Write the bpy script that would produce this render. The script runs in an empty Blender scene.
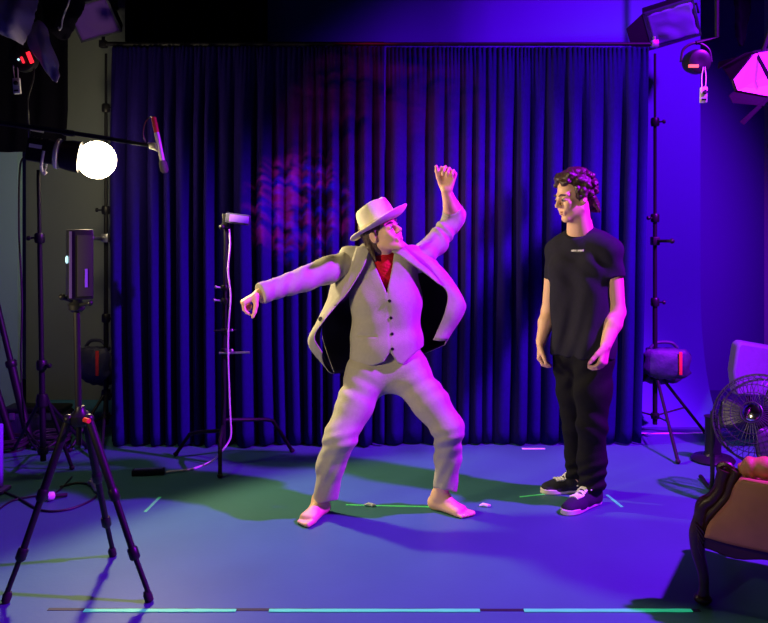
import bpy, bmesh, math, random
import numpy as np
from mathutils import Vector, Matrix, noise
from mathutils.bvhtree import BVHTree

sc = bpy.context.scene
COL = sc.collection
# ---------------------------------------------------------------- camera, world, lights, exposure
F, CX, YH, CH = 800.0, 384.0, 225.0, 1.5          # focal length in pixels, vanishing column, horizon row, eye height


def P(px, py, d):
    return Vector(((px - CX) * d / F, d, CH - (py - YH) * d / F))


def PF(px, py, z=0.0):
    d = (CH - z) * F / (py - YH)
    return P(px, py, d)


cam_data = bpy.data.cameras.new('camera')
cam = bpy.data.objects.new('camera', cam_data)
COL.objects.link(cam)
cam.location = (0, 0, CH)
cam.rotation_euler = (math.pi / 2, 0, 0)
cam_data.sensor_width = 36
cam_data.lens = F / 768 * 36
cam_data.shift_y = -(311.5 - YH) / 768
cam_data.clip_start = 0.05
sc.camera = cam

sc.view_settings.view_transform = 'Standard'
sc.view_settings.look = 'None'
sc.view_settings.gamma = 1
sc.view_settings.exposure = 0.0
sc.view_settings.use_curve_mapping = False

world = bpy.data.worlds.new('studio_dark')
sc.world = world
world.use_nodes = True
world.node_tree.nodes['Background'].inputs[0].default_value = (0.10, 0.06, 0.6, 1)
world.node_tree.nodes['Background'].inputs[1].default_value = 0.012


def spot(name, loc, target, power, color, angle=60, blend=0.5, radius=0.1):
    d = bpy.data.lights.new(name, 'SPOT')
    d.energy = power
    d.color = color
    d.spot_size = math.radians(angle)
    d.spot_blend = blend
    d.shadow_soft_size = radius
    o = bpy.data.objects.new(name, d)
    COL.objects.link(o)
    o.location = loc
    o.rotation_euler = (Vector(target) - Vector(loc)).to_track_quat('-Z', 'Y').to_euler()
    return o


# magenta-purple spotlight on the grid to the right, warm key to the front left, blue wash over the backdrop
spot('purple_grid_spot', (3.6, 3.05, 4.1), (0.75, 4.2, 0.3), 4300, (0.40, 0.006, 1.0), 62, 0.5, 0.09)
spot('warm_front_spot', (-2.5, 1.6, 1.55), (0.35, 4.1, 1.15), 270, (1.0, 0.80, 0.42), 47, 0.7, 0.2)
spot('added_chair_fill', (-1.4, 0.9, 2.2), (1.6, 2.95, 0.40), 100, (1.0, 0.80, 0.5), 15, 0.6, 0.1)  # added unseen warm light, only to brighten the chair leather
spot('purple_backdrop_spot', (3.0, 3.4, 4.4), (1.6, 6.1, 1.9), 1500, (0.36, 0.0, 1.0), 62, 0.7, 0.15)


def gobo(name, loc, target, power, color, angle, scale, lo, hi, seed):
    o = spot(name, loc, target, power, color, angle, 0.6, 0.01)
    d = o.data
    d.use_nodes = True
    nt = d.node_tree
    em = nt.nodes['Emission']
    tc = nt.nodes.new('ShaderNodeTexCoord')
    mp = nt.nodes.new('ShaderNodeMapping')
    mp.inputs['Location'].default_value = (seed, seed * 0.7, seed * 1.3)
    mp.inputs['Rotation'].default_value = (0.4, 0.7, 0.2)
    mp.inputs['Scale'].default_value = (scale, scale * 2.4, scale)
    nz = nt.nodes.new('ShaderNodeTexNoise')
    nz.inputs['Scale'].default_value = 1
    nz.inputs['Detail'].default_value = 2
    nz.inputs['Distortion'].default_value = 1.5
    cr = nt.nodes.new('ShaderNodeMapRange')
    cr.inputs[1].default_value = lo
    cr.inputs[2].default_value = hi
    nt.links.new(tc.outputs['Normal'], mp.inputs['Vector'])
    nt.links.new(mp.outputs['Vector'], nz.inputs['Vector'])
    nt.links.new(nz.outputs['Fac'], cr.inputs[0])
    nt.links.new(cr.outputs[0], em.inputs['Strength'])
    return o


gobo('red_effect_projector', (-1.0, 1.6, 3.3), (-0.58, 5.4, 1.62), 9000, (1.0, 0.02, 0.12), 11, 17, 0.46, 0.62, 1.3)
gobo('blue_effect_projector', (-0.95, 1.6, 3.3), (-0.55, 5.4, 1.60), 2500, (0.05, 0.03, 1.0), 10, 17, 0.46, 0.60, 5.1)
gobo('red_wide_projector', (-0.2, 1.6, 3.9), (0.05, 5.4, 2.0), 1500, (1.0, 0.02, 0.1), 24, 9, 0.3, 0.7, 2.2)

# ---------------------------------------------------------------- materials
MATS = {}


def mat(name, col, rough=0.6, metal=0.0, var=0.12, scale=12, bump=0.0, bscale=None, emit=None, estr=0.0, sheen=0.0, alpha=None, stretch=None, spec=None):
    if name in MATS:
        return MATS[name]
    m = bpy.data.materials.new(name)
    m.use_nodes = True
    nt = m.node_tree
    b = nt.nodes['Principled BSDF']
    tc = nt.nodes.new('ShaderNodeTexCoord')
    nz = nt.nodes.new('ShaderNodeTexNoise')
    nz.inputs['Scale'].default_value = scale
    nz.inputs['Detail'].default_value = 4
    vec = tc.outputs['Object']
    if stretch:
        mp = nt.nodes.new('ShaderNodeMapping')
        mp.inputs['Scale'].default_value = stretch
        nt.links.new(vec, mp.inputs['Vector'])
        vec = mp.outputs['Vector']
    nt.links.new(vec, nz.inputs['Vector'])
    mix = nt.nodes.new('ShaderNodeMix')
    mix.data_type = 'RGBA'
    mix.inputs[6].default_value = tuple(c * (1 - var) for c in col) + (1,)
    mix.inputs[7].default_value = tuple(min(1, c * (1 + var)) for c in col) + (1,)
    nt.links.new(nz.outputs['Fac'], mix.inputs[0])
    nt.links.new(mix.outputs[2], b.inputs['Base Color'])
    b.inputs['Roughness'].default_value = rough
    b.inputs['Metallic'].default_value = metal
    if spec is not None:
        b.inputs['Specular IOR Level'].default_value = spec
    if sheen:
        b.inputs['Sheen Weight'].default_value = sheen
    if bump:
        n2 = nt.nodes.new('ShaderNodeTexNoise')
        n2.inputs['Scale'].default_value = bscale or scale * 4
        n2.inputs['Detail'].default_value = 3
        nt.links.new(vec, n2.inputs['Vector'])
        bp = nt.nodes.new('ShaderNodeBump')
        bp.inputs['Strength'].default_value = bump
        bp.inputs['Distance'].default_value = 0.01
        nt.links.new(n2.outputs['Fac'], bp.inputs['Height'])
        nt.links.new(bp.outputs['Normal'], b.inputs['Normal'])
    if emit:
        b.inputs['Emission Color'].default_value = tuple(emit) + (1,)
        b.inputs['Emission Strength'].default_value = estr
    if alpha is not None:
        b.inputs['Alpha'].default_value = alpha
    MATS[name] = m
    return m


M_floor = mat('green_studio_floor_paint', (0.046, 0.165, 0.17), 0.5, var=0.16, scale=2.5, bump=0.05, bscale=60, spec=0.3)
M_cyc = mat('green_cyclorama_paint', (0.075, 0.24, 0.36), 0.75, var=0.06, scale=1.5, spec=0.2)
M_pale = mat('pale_blue_wall_paint', (0.50, 0.78, 0.80), 0.8, var=0.06, scale=2, spec=0.2)
M_dark = mat('dark_wall_paint', (0.05, 0.03, 0.22), 0.9, var=0.1, scale=2, spec=0.1)
M_green = mat('dull_green_wall_paint', (0.26, 0.30, 0.27), 0.85, var=0.08, scale=2, spec=0.1)
M_cage = mat('dark_wire', (0.05, 0.045, 0.07), 0.4, 0.4)
M_drapep = mat('dark_purple_wall_paint', (0.11, 0.03, 0.40), 0.9, var=0.06, scale=2, spec=0.1)
M_door = mat('matt_black_barn_door', (0.006, 0.006, 0.007), 0.9, spec=0.05)
M_ceil = mat('black_ceiling_paint', (0.01, 0.01, 0.012), 0.95, spec=0.1)
M_drape = mat('black_duvetyne', (0.008, 0.007, 0.014), 1.0, bump=0.3, scale=30, spec=0.05)
M_curtain = mat('navy_velvet', (0.008, 0.003, 0.085), 0.85, var=0.25, scale=40, bump=0.25, bscale=120, sheen=0.0, spec=0.08)
M_black = mat('black_powder_coat', (0.009, 0.009, 0.012), 0.5, spec=0.25)
M_blackp = mat('black_plastic', (0.010, 0.010, 0.013), 0.4, spec=0.3)
M_rubber = mat('black_rubber', (0.01, 0.01, 0.01), 0.8)
M_steel = mat('brushed_steel', (0.5, 0.5, 0.52), 0.35, 0.9)
M_chrome = mat('chrome', (0.8, 0.8, 0.8), 0.12, 1.0)
M_white = mat('white_plastic', (0.75, 0.75, 0.75), 0.5)
M_cable_w = mat('white_cable_sheath', (0.7, 0.68, 0.7), 0.5)
M_cable_b = mat('black_cable_sheath', (0.012, 0.012, 0.014), 0.5)
M_suit = mat('beige_suit_wool', (0.44, 0.405, 0.345), 0.85, var=0.10, scale=60, bump=0.25, bscale=220, spec=0.15)
M_lining = mat('dark_suit_lining', (0.012, 0.011, 0.016), 0.5, spec=0.2)
M_red = mat('red_knit', (0.62, 0.015, 0.03), 0.85, var=0.2, scale=40, bump=0.4, bscale=160, spec=0.1)
M_felt = mat('cream_felt_hat', (0.78, 0.72, 0.58), 0.9, var=0.06, scale=30, bump=0.15, spec=0.1)
M_felt2 = mat('tan_hat_band', (0.62, 0.53, 0.38), 0.8, spec=0.1)
M_skin = mat('skin', (0.80, 0.49, 0.31), 0.5, var=0.08, scale=14, bump=0.05, spec=0.3)
M_hairb = mat('dark_brown_hair', (0.05, 0.025, 0.018), 0.45, var=0.4, scale=60, bump=0.7, bscale=70)
M_haird = mat('brown_long_hair', (0.09, 0.055, 0.03), 0.5, var=0.4, scale=60, bump=0.6, bscale=90)
M_tee = mat('black_cotton', (0.021, 0.020, 0.034), 0.9, var=0.15, scale=40, bump=0.2, bscale=200, spec=0.1)
M_jean = mat('black_denim', (0.010, 0.010, 0.013), 0.85, var=0.2, scale=60, bump=0.25, bscale=240, spec=0.1)
M_canvas = mat('dark_navy_canvas', (0.012, 0.012, 0.028), 0.85, bump=0.2, scale=80)
M_sole = mat('off_white_rubber', (0.62, 0.60, 0.56), 0.6)
M_lace = mat('white_lace', (0.8, 0.78, 0.78), 0.7)
M_eye = mat('eye_white', (0.45, 0.42, 0.40), 0.4)
M_iris = mat('dark_iris', (0.03, 0.018, 0.01), 0.15)
M_lip = mat('lip', (0.50, 0.20, 0.17), 0.45)
M_wood = mat('dark_carved_mahogany', (0.035, 0.011, 0.005), 0.36, var=0.4, scale=10, bump=0.1, stretch=(1, 1, 5))
M_leather = mat('tan_leather', (0.40, 0.17, 0.055), 0.5, var=0.4, scale=7, bump=0.15, bscale=90)
M_gold = mat('brass_nails', (0.7, 0.45, 0.18), 0.3, 1.0)
M_tape = mat('turquoise_glow_tape', (0.08, 0.9, 0.22), 0.5, var=0.1, scale=20, emit=(0.02, 0.62, 0.36), estr=0.42)  # slight emission added so the strips keep their colour under purple light
M_tapeg = mat('green_glow_tape', (0.12, 0.85, 0.18), 0.5, var=0.1, scale=20, emit=(0.04, 0.5, 0.22), estr=0.2)  # small emission put in to hold the green under purple light
M_tapeb = mat('black_tape', (0.012, 0.010, 0.02), 0.6)
M_tapew = mat('white_tape', (0.8, 0.85, 0.85), 0.6)
M_bag = mat('sandbag_nylon', (0.03, 0.03, 0.075), 0.6, var=0.2, bump=0.5, scale=20, bscale=30)
M_bagred = mat('red_webbing', (0.7, 0.03, 0.03), 0.6)
M_diff = mat('grey_diffusion_cloth', (0.34, 0.30, 0.42), 0.8, var=0.12, scale=8, bump=0.6, bscale=22)
M_silk = mat('purple_diffuser', (0.17, 0.05, 0.48), 0.7, var=0.08, scale=8, bump=0.2, bscale=14)  # purple put into the cloth's own colour, as a gel
M_dome = mat('glowing_dome', (0.9, 0.9, 0.9), 0.5, emit=(1.0, 0.82, 0.50), estr=34.0)
M_led = mat('red_led_digits', (0.3, 0.0, 0.0), 0.4, emit=(1.0, 0.02, 0.04), estr=1.6)
M_ledo = mat('orange_led_digits', (0.3, 0.05, 0.0), 0.4, emit=(1.0, 0.12, 0.10), estr=1.6)
M_ledb = mat('pale_blue_led', (0.3, 0.5, 0.6), 0.4, emit=(0.5, 0.85, 1.0), estr=1.2)
M_lens = mat('magenta_gelled_lens', (0.5, 0.1, 0.6), 0.4, emit=(0.85, 0.03, 1.0), estr=0.8)
M_micred = mat('red_mic_band', (0.75, 0.05, 0.03), 0.5)
M_micbody = mat('silver_mic_body', (0.55, 0.5, 0.6), 0.4, 0.4)
M_foam = mat('grey_foam', (0.12, 0.11, 0.12), 0.95, bump=0.6, scale=90)
M_fabchair = mat('mauve_chair_fabric', (0.13, 0.09, 0.22), 0.85, bump=0.2, scale=40)


# ---------------------------------------------------------------- object helpers
def props(o, label=None, cat=None, group=None, kind=None):
    for k, v in (('label', label), ('category', cat), ('group', group), ('kind', kind)):
        if v:
            o[k] = v
    return o


def thing(name, label, cat, loc, group=None):
    o = bpy.data.objects.new(name, None)
    o.empty_display_size = 0.1
    COL.objects.link(o)
    o.location = loc
    return props(o, label, cat, group)


def world_loc(o):
    v = Vector((0, 0, 0))
    while o:
        v += o.location
        o = o.parent
    return v


class MB:
    """collects shapes in world coordinates, builds ONE mesh object"""

    def __init__(s):
        s.v, s.f, s.mi = [], [], []
        s.cur = 0

    def add(s, vs, fs):
        n = len(s.v)
        s.v += [Vector(v) for v in vs]
        s.f += [[i + n for i in f] for f in fs]
        s.mi += [s.cur] * len(fs)
        return s

    def box(s, c, size, R=None, bev=0.0):
        bm = bmesh.new()
        bmesh.ops.create_cube(bm, size=1)
        for v in bm.verts:
            v.co = Vector((v.co.x * size[0], v.co.y * size[1], v.co.z * size[2]))
        if bev:
            bmesh.ops.bevel(bm, geom=list(bm.edges), offset=bev, segments=2, affect='EDGES', profile=0.5)
        vs = [(R @ v.co if R else v.co) + Vector(c) for v in bm.verts]
        bm.verts.index_update()
        fs = [[v.index for v in f.verts] for f in bm.faces]
        bm.free()
        return s.add(vs, fs)

    def tube(s, pts, r, n=10, cap=True, flat=None):
        pts = [Vector(p) for p in pts]
        rs = r if isinstance(r, (list, tuple)) else [r] * len(pts)
        vs, fs = [], []
        up = None
        for i, p in enumerate(pts):
            t = (pts[min(i + 1, len(pts) - 1)] - pts[max(i - 1, 0)])
            if t.length < 1e-9:
                t = Vector((0, 0, 1))
            t.normalize()
            if up is None:
                a = Vector((0, 0, 1)) if abs(t.z) < 0.9 else Vector((1, 0, 0))
                up = (a - t * a.dot(t)).normalized()
            else:
                up = (up - t * up.dot(t))
                up = up.normalized() if up.length > 1e-6 else t.orthogonal().normalized()
            sd = t.cross(up)
            for k in range(n):
                a = 2 * math.pi * k / n
                vs.append(p + (up * math.cos(a) + sd * math.sin(a)) * rs[i])
        for i in range(len(pts) - 1):
            for k in range(n):
                fs.append([i * n + k, i * n + (k + 1) % n, (i + 1) * n + (k + 1) % n, (i + 1) * n + k])
        if cap:
            fs.append(list(range(n))[::-1])
            fs.append([(len(pts) - 1) * n + k for k in range(n)])
        return s.add(vs, fs)

    def cyl(s, a, b, r, r2=None, n=16):
        return s.tube([a, b], [r, r if r2 is None else r2], n)

    def lathe(s, prof, o, ax=(0, 0, 1), n=24, sx=1.0):
        ax = Vector(ax).normalized()
        u = ax.orthogonal().normalized()
        w = ax.cross(u)
        vs, fs = [], []
        for (r, h) in prof:
            for k in range(n):
                a = 2 * math.pi * k / n
                vs.append(Vector(o) + ax * h + (u * math.cos(a) * sx + w * math.sin(a)) * max(r, 1e-4))
        for i in range(len(prof) - 1):
            for k in range(n):
                fs.append([i * n + k, i * n + (k + 1) % n, (i + 1) * n + (k + 1) % n, (i + 1) * n + k])
        fs.append(list(range(n))[::-1])
        fs.append([(len(prof) - 1) * n + k for k in range(n)])
        return s.add(vs, fs)

    def ball(s, c, r, n=14, R=None):
        r = r if isinstance(r, (tuple, list)) else (r, r, r)
        vs, fs = [], []
        m = n // 2 + 1
        for i in range(m + 1):
            th = math.pi * i / m
            for k in range(n):
                a = 2 * math.pi * k / n
                q = Vector((r[0] * math.sin(th) * math.cos(a), r[1] * math.sin(th) * math.sin(a), r[2] * math.cos(th)))
                vs.append((R @ q if R else q) + Vector(c))
        for i in range(m):
            for k in range(n):
                fs.append([i * n + k, (i + 1) * n + k, (i + 1) * n + (k + 1) % n, i * n + (k + 1) % n])
        return s.add(vs, fs)

    def prism(s, poly, off):
        n = len(poly)
        off = Vector(off)
        vs = [Vector(p) for p in poly] + [Vector(p) + off for p in poly]
        fs = [list(range(n)), [n + i for i in range(n)][::-1]]
        fs += [[i, n + i, n + (i + 1) % n, (i + 1) % n] for i in range(n)]
        return s.add(vs, fs)

    def grid(s, rows):
        m = len(rows[0])
        vs = [p for r in rows for p in r]
        fs = [[i * m + j, i * m + j + 1, (i + 1) * m + j + 1, (i + 1) * m + j] for i in range(len(rows) - 1) for j in range(m - 1)]
        return s.add(vs, fs)

    def build(s, name, mats, parent=None, smooth=True, solid=0.0, label=None, bevel=0.0, origin=None, rim=0, sub=0, angle=40):
        me = bpy.data.meshes.new(name)
        if parent is None:
            if origin is None:
                lo = [min(v[i] for v in s.v) for i in range(3)]
                hi = [max(v[i] for v in s.v) for i in range(3)]
                origin = Vector(((lo[0] + hi[0]) / 2, (lo[1] + hi[1]) / 2, lo[2]))
            org = Vector(origin)
        else:
            org = world_loc(parent)
        me.from_pydata([v - org for v in s.v], [], s.f)
        if not isinstance(mats, (list, tuple)):
            mats = [mats]
        for m in mats:
            me.materials.append(m)
        me.polygons.foreach_set('material_index', s.mi)
        bm = bmesh.new()
        bm.from_mesh(me)
        bmesh.ops.remove_doubles(bm, verts=bm.verts, dist=1e-5)
        if not solid:
            bmesh.ops.recalc_face_normals(bm, faces=bm.faces)
        if smooth:
            for f in bm.faces:
                f.smooth = True
            for e in bm.edges:
                if len(e.link_faces) == 2 and e.calc_face_angle(0) > math.radians(angle):
                    e.smooth = False
        bm.to_mesh(me)
        bm.free()
        o = bpy.data.objects.new(name, me)
        COL.objects.link(o)
        if parent is None:
            o.location = org
        else:
            o.parent = parent
        if sub:
            md = o.modifiers.new('smooth', 'SUBSURF')
            md.levels = md.render_levels = sub
        if solid:
            md = o.modifiers.new('thickness', 'SOLIDIFY')
            md.thickness = abs(solid)
            md.offset = -1 if solid > 0 else 1
            if len(mats) > 1:
                md.material_offset = 1
                md.material_offset_rim = rim
        if bevel:
            md = o.modifiers.new('bevel', 'BEVEL')
            md.width = bevel
            md.segments = 2
            md.limit_method = 'ANGLE'
        if label:
            o['label'] = label
        return o


def catmull(pts, n):
    pts = [Vector(p) for p in pts]
    out = []
    m = len(pts)
    for i in range(m - 1):
        p0 = pts[i - 1] if i > 0 else pts[0] * 2 - pts[1]
        p1, p2 = pts[i], pts[i + 1]
        p3 = pts[i + 2] if i + 2 < m else pts[-1] * 2 - pts[-2]
        for k in range(n):
            t = k / n
            out.append(0.5 * ((2 * p1) + (p2 - p0) * t + (2 * p0 - 5 * p1 + 4 * p2 - p3) * t * t + (3 * p1 - p0 - 3 * p2 + p3) * t ** 3))
    out.append(pts[-1].copy())
    return out


def patch(rows, nu=8, nv=8, wob=0.0, ws=9.0, seed=0.0):
    rr = [catmull(r, nu) for r in rows]
    cols = [catmull([r[j] for r in rr], nv) for j in range(len(rr[0]))]
    g = [[cols[j][i] for j in range(len(cols))] for i in range(len(cols[0]))]
    if wob:
        for r in g:
            for p in r:
                p.y += wob * noise.noise(Vector((p.x * ws + seed, p.z * ws, seed)))
    return g


# ---------------------------------------------------------------- smooth volumes for bodies and clothes
class Vol:
    def __init__(s, lo, hi, h):
        s.lo, s.h = np.array(lo, float), h
        s.n = [int(math.ceil((hi[i] - lo[i]) / h)) + 1 for i in range(3)]
        s.V = np.full(s.n, 9.0, np.float32)
        s.ax = [(s.lo[i] + h * np.arange(s.n[i])).astype(np.float32) for i in range(3)]

    def _slab(s, blo, bhi):
        sl = []
        for i in range(3):
            a = max(0, int((blo[i] - s.lo[i]) / s.h) - 1)
            b = min(s.n[i], int((bhi[i] - s.lo[i]) / s.h) + 3)
            sl.append(slice(a, max(a, b)))
        g = (s.ax[0][sl[0]][:, None, None], s.ax[1][sl[1]][None, :, None], s.ax[2][sl[2]][None, None, :])
        return tuple(sl), g

    def _mix(s, sl, d, k, op):
        a = s.V[sl]
        if op == 'add':
            hh = np.maximum(k - np.abs(a - d), 0) / k
            s.V[sl] = np.minimum(a, d) - hh * hh * k * 0.25
        else:
            d = -d
            hh = np.maximum(k - np.abs(a - d), 0) / k
            s.V[sl] = np.maximum(a, d) + hh * hh * k * 0.25

    def cone(s, a, b, ra, rb, k=0.02, flat=None, fs=1.0, op='add'):
        a, b = np.array(a, float), np.array(b, float)
        m = max(ra, rb) + k + 0.02
        if fs < 1:
            m = max(ra, rb) / fs + k + 0.02
        sl, (X, Y, Z) = s._slab(np.minimum(a, b) - m, np.maximum(a, b) + m)
        ba = b - a
        L = float(ba @ ba) + 1e-12
        dx, dy, dz = X - a[0], Y - a[1], Z - a[2]
        t = np.clip((dx * ba[0] + dy * ba[1] + dz * ba[2]) / L, 0, 1)
        qx, qy, qz = dx - t * ba[0], dy - t * ba[1], dz - t * ba[2]
        q2 = qx * qx + qy * qy + qz * qz
        if flat is not None:
            fl = np.array(flat, float)
            fl /= np.linalg.norm(fl)
            qn = qx * fl[0] + qy * fl[1] + qz * fl[2]
            q2 = q2 + qn * qn * (fs * fs - 1)
        s._mix(sl, np.sqrt(np.maximum(q2, 0)) - (ra + t * (rb - ra)), k, op)

    def chain(s, pts, rs, k=0.02, **kw):
        for i in range(len(pts) - 1):
            s.cone(pts[i], pts[i + 1], rs[i], rs[i + 1], k, **kw)

    def ell(s, c, r, R=None, k=0.02, op='add'):
        c = np.array(c, float)
        m = max(r) + k + 0.02
        sl, (X, Y, Z) = s._slab(c - m, c + m)
        d = [X - c[0], Y - c[1], Z - c[2]]
        if R is not None:
            d = [d[0] * R[0][j] + d[1] * R[1][j] + d[2] * R[2][j] for j in range(3)]   # columns of R are the local axes
        k0 = np.sqrt((d[0] / r[0]) ** 2 + (d[1] / r[1]) ** 2 + (d[2] / r[2]) ** 2)
        k1 = np.sqrt((d[0] / r[0] ** 2) ** 2 + (d[1] / r[1] ** 2) ** 2 + (d[2] / r[2] ** 2) ** 2) + 1e-9
        s._mix(sl, k0 * (k0 - 1) / k1, k, op)

    def field(s, fn, op='disp'):
        X, Y, Z = s.ax[0][:, None, None], s.ax[1][None, :, None], s.ax[2][None, None, :]
        d = fn(X, Y, Z).astype(np.float32)
        if op == 'disp':
            s.V = s.V + d
        elif op == 'cut':
            s.V = np.maximum(s.V, -d)         # removes where d < 0
        elif op == 'keep':
            s.V = np.maximum(s.V, d)          # keeps where d < 0

    def build(s, name, material, parent, label=None):
        V = s.V
        S = V < 0
        off = [(0, 0, 0), (1, 0, 0), (0, 1, 0), (1, 1, 0), (0, 0, 1), (1, 0, 1), (0, 1, 1), (1, 1, 1)]
        n = [k - 1 for k in s.n]
        cnt = np.zeros(n, np.int8)
        for o in off:
            cnt += S[o[0]:o[0] + n[0], o[1]:o[1] + n[1], o[2]:o[2] + n[2]]
        mixed = (cnt > 0) & (cnt < 8)
        idx = np.argwhere(mixed)
        c = [V[idx[:, 0] + o[0], idx[:, 1] + o[1], idx[:, 2] + o[2]].astype(np.float64) for o in off]
        acc = np.zeros((len(idx), 3))
        num = np.zeros(len(idx))
        for a in range(8):
            for b in range(a + 1, 8):
                da = np.array(off[b]) - np.array(off[a])
                if np.abs(da).sum() != 1:
                    continue
                m = (c[a] < 0) != (c[b] < 0)
                t = np.where(m, c[a] / np.where(m, c[a] - c[b], 1), 0)
                acc += m[:, None] * (np.array(off[a])[None] + t[:, None] * da[None])
                num += m
        pos = s.lo + s.h * (idx + acc / num[:, None])
        vid = np.full(n, -1, np.int32)
        vid[mixed] = np.arange(len(idx))
        quads = []
        for ax in range(3):
            u, w = (ax + 1) % 3, (ax + 2) % 3
            lo_ = [slice(None)] * 3
            hi_ = [slice(None)] * 3
            lo_[ax] = slice(0, -1)
            hi_[ax] = slice(1, None)
            e = np.argwhere(S[tuple(lo_)] != S[tuple(hi_)])
            e = e[(e[:, u] > 0) & (e[:, w] > 0) & (e[:, u] < n[u]) & (e[:, w] < n[w])]
            if len(e) == 0:
                continue
            inside = S[e[:, 0], e[:, 1], e[:, 2]]
            q = []
            for (du, dw) in ((-1, -1), (0, -1), (0, 0), (-1, 0)):
                p = e.copy()
                p[:, u] += du
                p[:, w] += dw
                q.append(vid[p[:, 0], p[:, 1], p[:, 2]])
            q = np.stack(q, 1)
            q[~inside] = q[~inside][:, ::-1]
            quads.append(q)
        quads = np.concatenate(quads)
        quads = quads[(quads >= 0).all(1)]
        # light smoothing
        for lam in (0.5, 0.35):
            sm = np.zeros_like(pos)
            ct = np.zeros(len(pos))
            for a in range(4):
                i, j = quads[:, a], quads[:, (a + 1) % 4]
                np.add.at(sm, i, pos[j])
                np.add.at(ct, i, 1)
                np.add.at(sm, j, pos[i])
                np.add.at(ct, j, 1)
            pos = pos + lam * (sm / np.maximum(ct, 1)[:, None] - pos)
        org = np.array(world_loc(parent))
        me = bpy.data.meshes.new(name)
        me.vertices.add(len(pos))
        me.vertices.foreach_set('co', (pos - org).astype(np.float32).ravel())
        me.loops.add(len(quads) * 4)
        me.loops.foreach_set('vertex_index', quads.astype(np.int32).ravel())
        me.polygons.add(len(quads))
        me.polygons.foreach_set('loop_start', np.arange(len(quads), dtype=np.int32) * 4)
        me.polygons.foreach_set('loop_total', np.full(len(quads), 4, np.int32))
        me.polygons.foreach_set('use_smooth', np.ones(len(quads), bool))
        me.materials.append(material)
        me.update(calc_edges=True)
        me.validate()
        o = bpy.data.objects.new(name, me)
        COL.objects.link(o)
        o.parent = parent
        if label:
            o['label'] = label
        s.V = None
        return o


def caster(o):
    me = o.data
    org = world_loc(o)
    vs = [v.co + org for v in me.vertices]
    return BVHTree.FromPolygons(vs, [list(p.vertices) for p in me.polygons])


def hit(tree, px, py):
    eye = Vector((0, 0, CH))
    dr = (P(px, py, 1) - eye).normalized()
    loc, nor, _, _ = tree.ray_cast(eye, dr)
    if loc is None:
        return P(px, py, 4.1), Vector((0, -1, 0))
    return loc, nor
# ---------------------------------------------------------------- setting
def struct(name, mb, m, **kw):
    o = mb.build(name, m, **kw)
    o['kind'] = 'structure'
    return o


rng = random.Random(7)
struct('floor', MB().box((0.4, 3.0, -0.05), (9.2, 9.6, 0.1)), M_floor, smooth=False)
struct('ceiling', MB().box((0.4, 3.0, 4.75), (9.2, 9.6, 0.1)), M_ceil, smooth=False)
# back cyclorama with a swept foot, its right edge free
prof = [(6.32, 4.7), (6.32, 2.4), (6.32, 1.1)]
for i in range(1, 13):
    t = i / 12
    prof.append((6.32 - 0.38 * t ** 2.2, 1.1 * (1 - t) ** 1.25))
prof[-1] = (5.94, 0.0)
cb = MB()
X0, X1 = -2.62, 2.50
back = 6.42
ring = [(y, z) for y, z in prof] + [(back, 0.0), (back, 4.7)]
cb.prism([Vector((X0, y, z)) for y, z in ring], (X1 - X0, 0, 0))
struct('wall_back', cb, M_cyc, angle=30)
struct('wall_left_return', MB().box((-3.455, 6.0, 2.35), (1.45, 0.08, 4.7)), M_pale, smooth=False)
struct('wall_back_left', MB().box(((P(26,0,6.1).x+P(150,0,6.1).x)/2, 6.14, 2.35), (P(150,0,6.1).x-P(26,0,6.1).x, 0.08, 4.7)), M_green, smooth=False)
struct('wall_left', MB().box((-4.2, 3.0, 2.35), (0.1, 9.6, 4.7)), M_dark, smooth=False)
struct('wall_right', MB().box((5.0, 3.0, 2.35), (0.1, 9.6, 4.7)), M_dark, smooth=False)
struct('wall_front', MB().box((0.4, -1.8, 2.35), (9.2, 0.1, 4.7)), M_dark, smooth=False)
struct('wall_back_dark', MB().box((2.75, 7.3, 2.35), (1.40, 0.08, 4.7)), M_drapep, smooth=False)
struct('wall_back_pale', MB().box((4.3, 7.45, 2.35), (2.4, 0.08, 4.7)), M_pale, smooth=False)


# curtains -----------------------------------------------------------------
def curtain(x0, x1, d, ztop, seed, label, slant=0.0, amp=0.05):
    r = random.Random(seed)
    cols = 460
    xs, ph = [], []
    a = 0.0
    widths = []
    while a < x1 - x0:
        w = r.uniform(0.07, 0.15)
        widths.append((a, w, r.uniform(0.5, 1.15)))
        a += w
    def fold(u):
        for (s0, w, h) in widths:
            if s0 <= u < s0 + w:
                t = (u - s0) / w
                return -h * (math.sin(math.pi * t) ** 0.8) * 1.0
        return 0.0
    rows = []
    zs = [ztop, ztop - 0.015, ztop - 0.03, ztop - 0.06, ztop - 0.12] + [ztop - 0.12 - (ztop - 0.12) * k / 26 for k in range(1, 27)]
    for z in zs:
        t = (ztop - z) / ztop
        row = []
        for c in range(cols + 1):
            u = (x1 - x0) * c / cols
            g = 0.012 * math.sin(u * 210 + 3 * math.sin(u * 13)) * math.exp(-t * 22)
            dr = 0.03 * noise.noise(Vector((u * 2.2, t * 1.5, seed)))
            f = fold(min(max(u + dr * t, 0), x1 - x0 - 1e-4))
            k = min(1, 0.22 + t * 4)
            y = d + 2.0 * amp * f * k + g + 0.012 * noise.noise(Vector((u * 9, t * 3, seed + 4)))
            zz = z
            if t >= 0.999:
                zz = 0.012 + 0.010 * noise.noise(Vector((u * 5, 0, seed)))
            x = x0 + u + slant * t * (u / (x1 - x0))
            row.append(Vector((x, y, zz)))
        rows.append(row)
    mb = MB().grid(rows)
    o = mb.build('backdrop_curtain', M_curtain, solid=0.004, angle=80)
    return props(o, label, 'curtain', 'velvet curtains on the crossbar')


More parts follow.
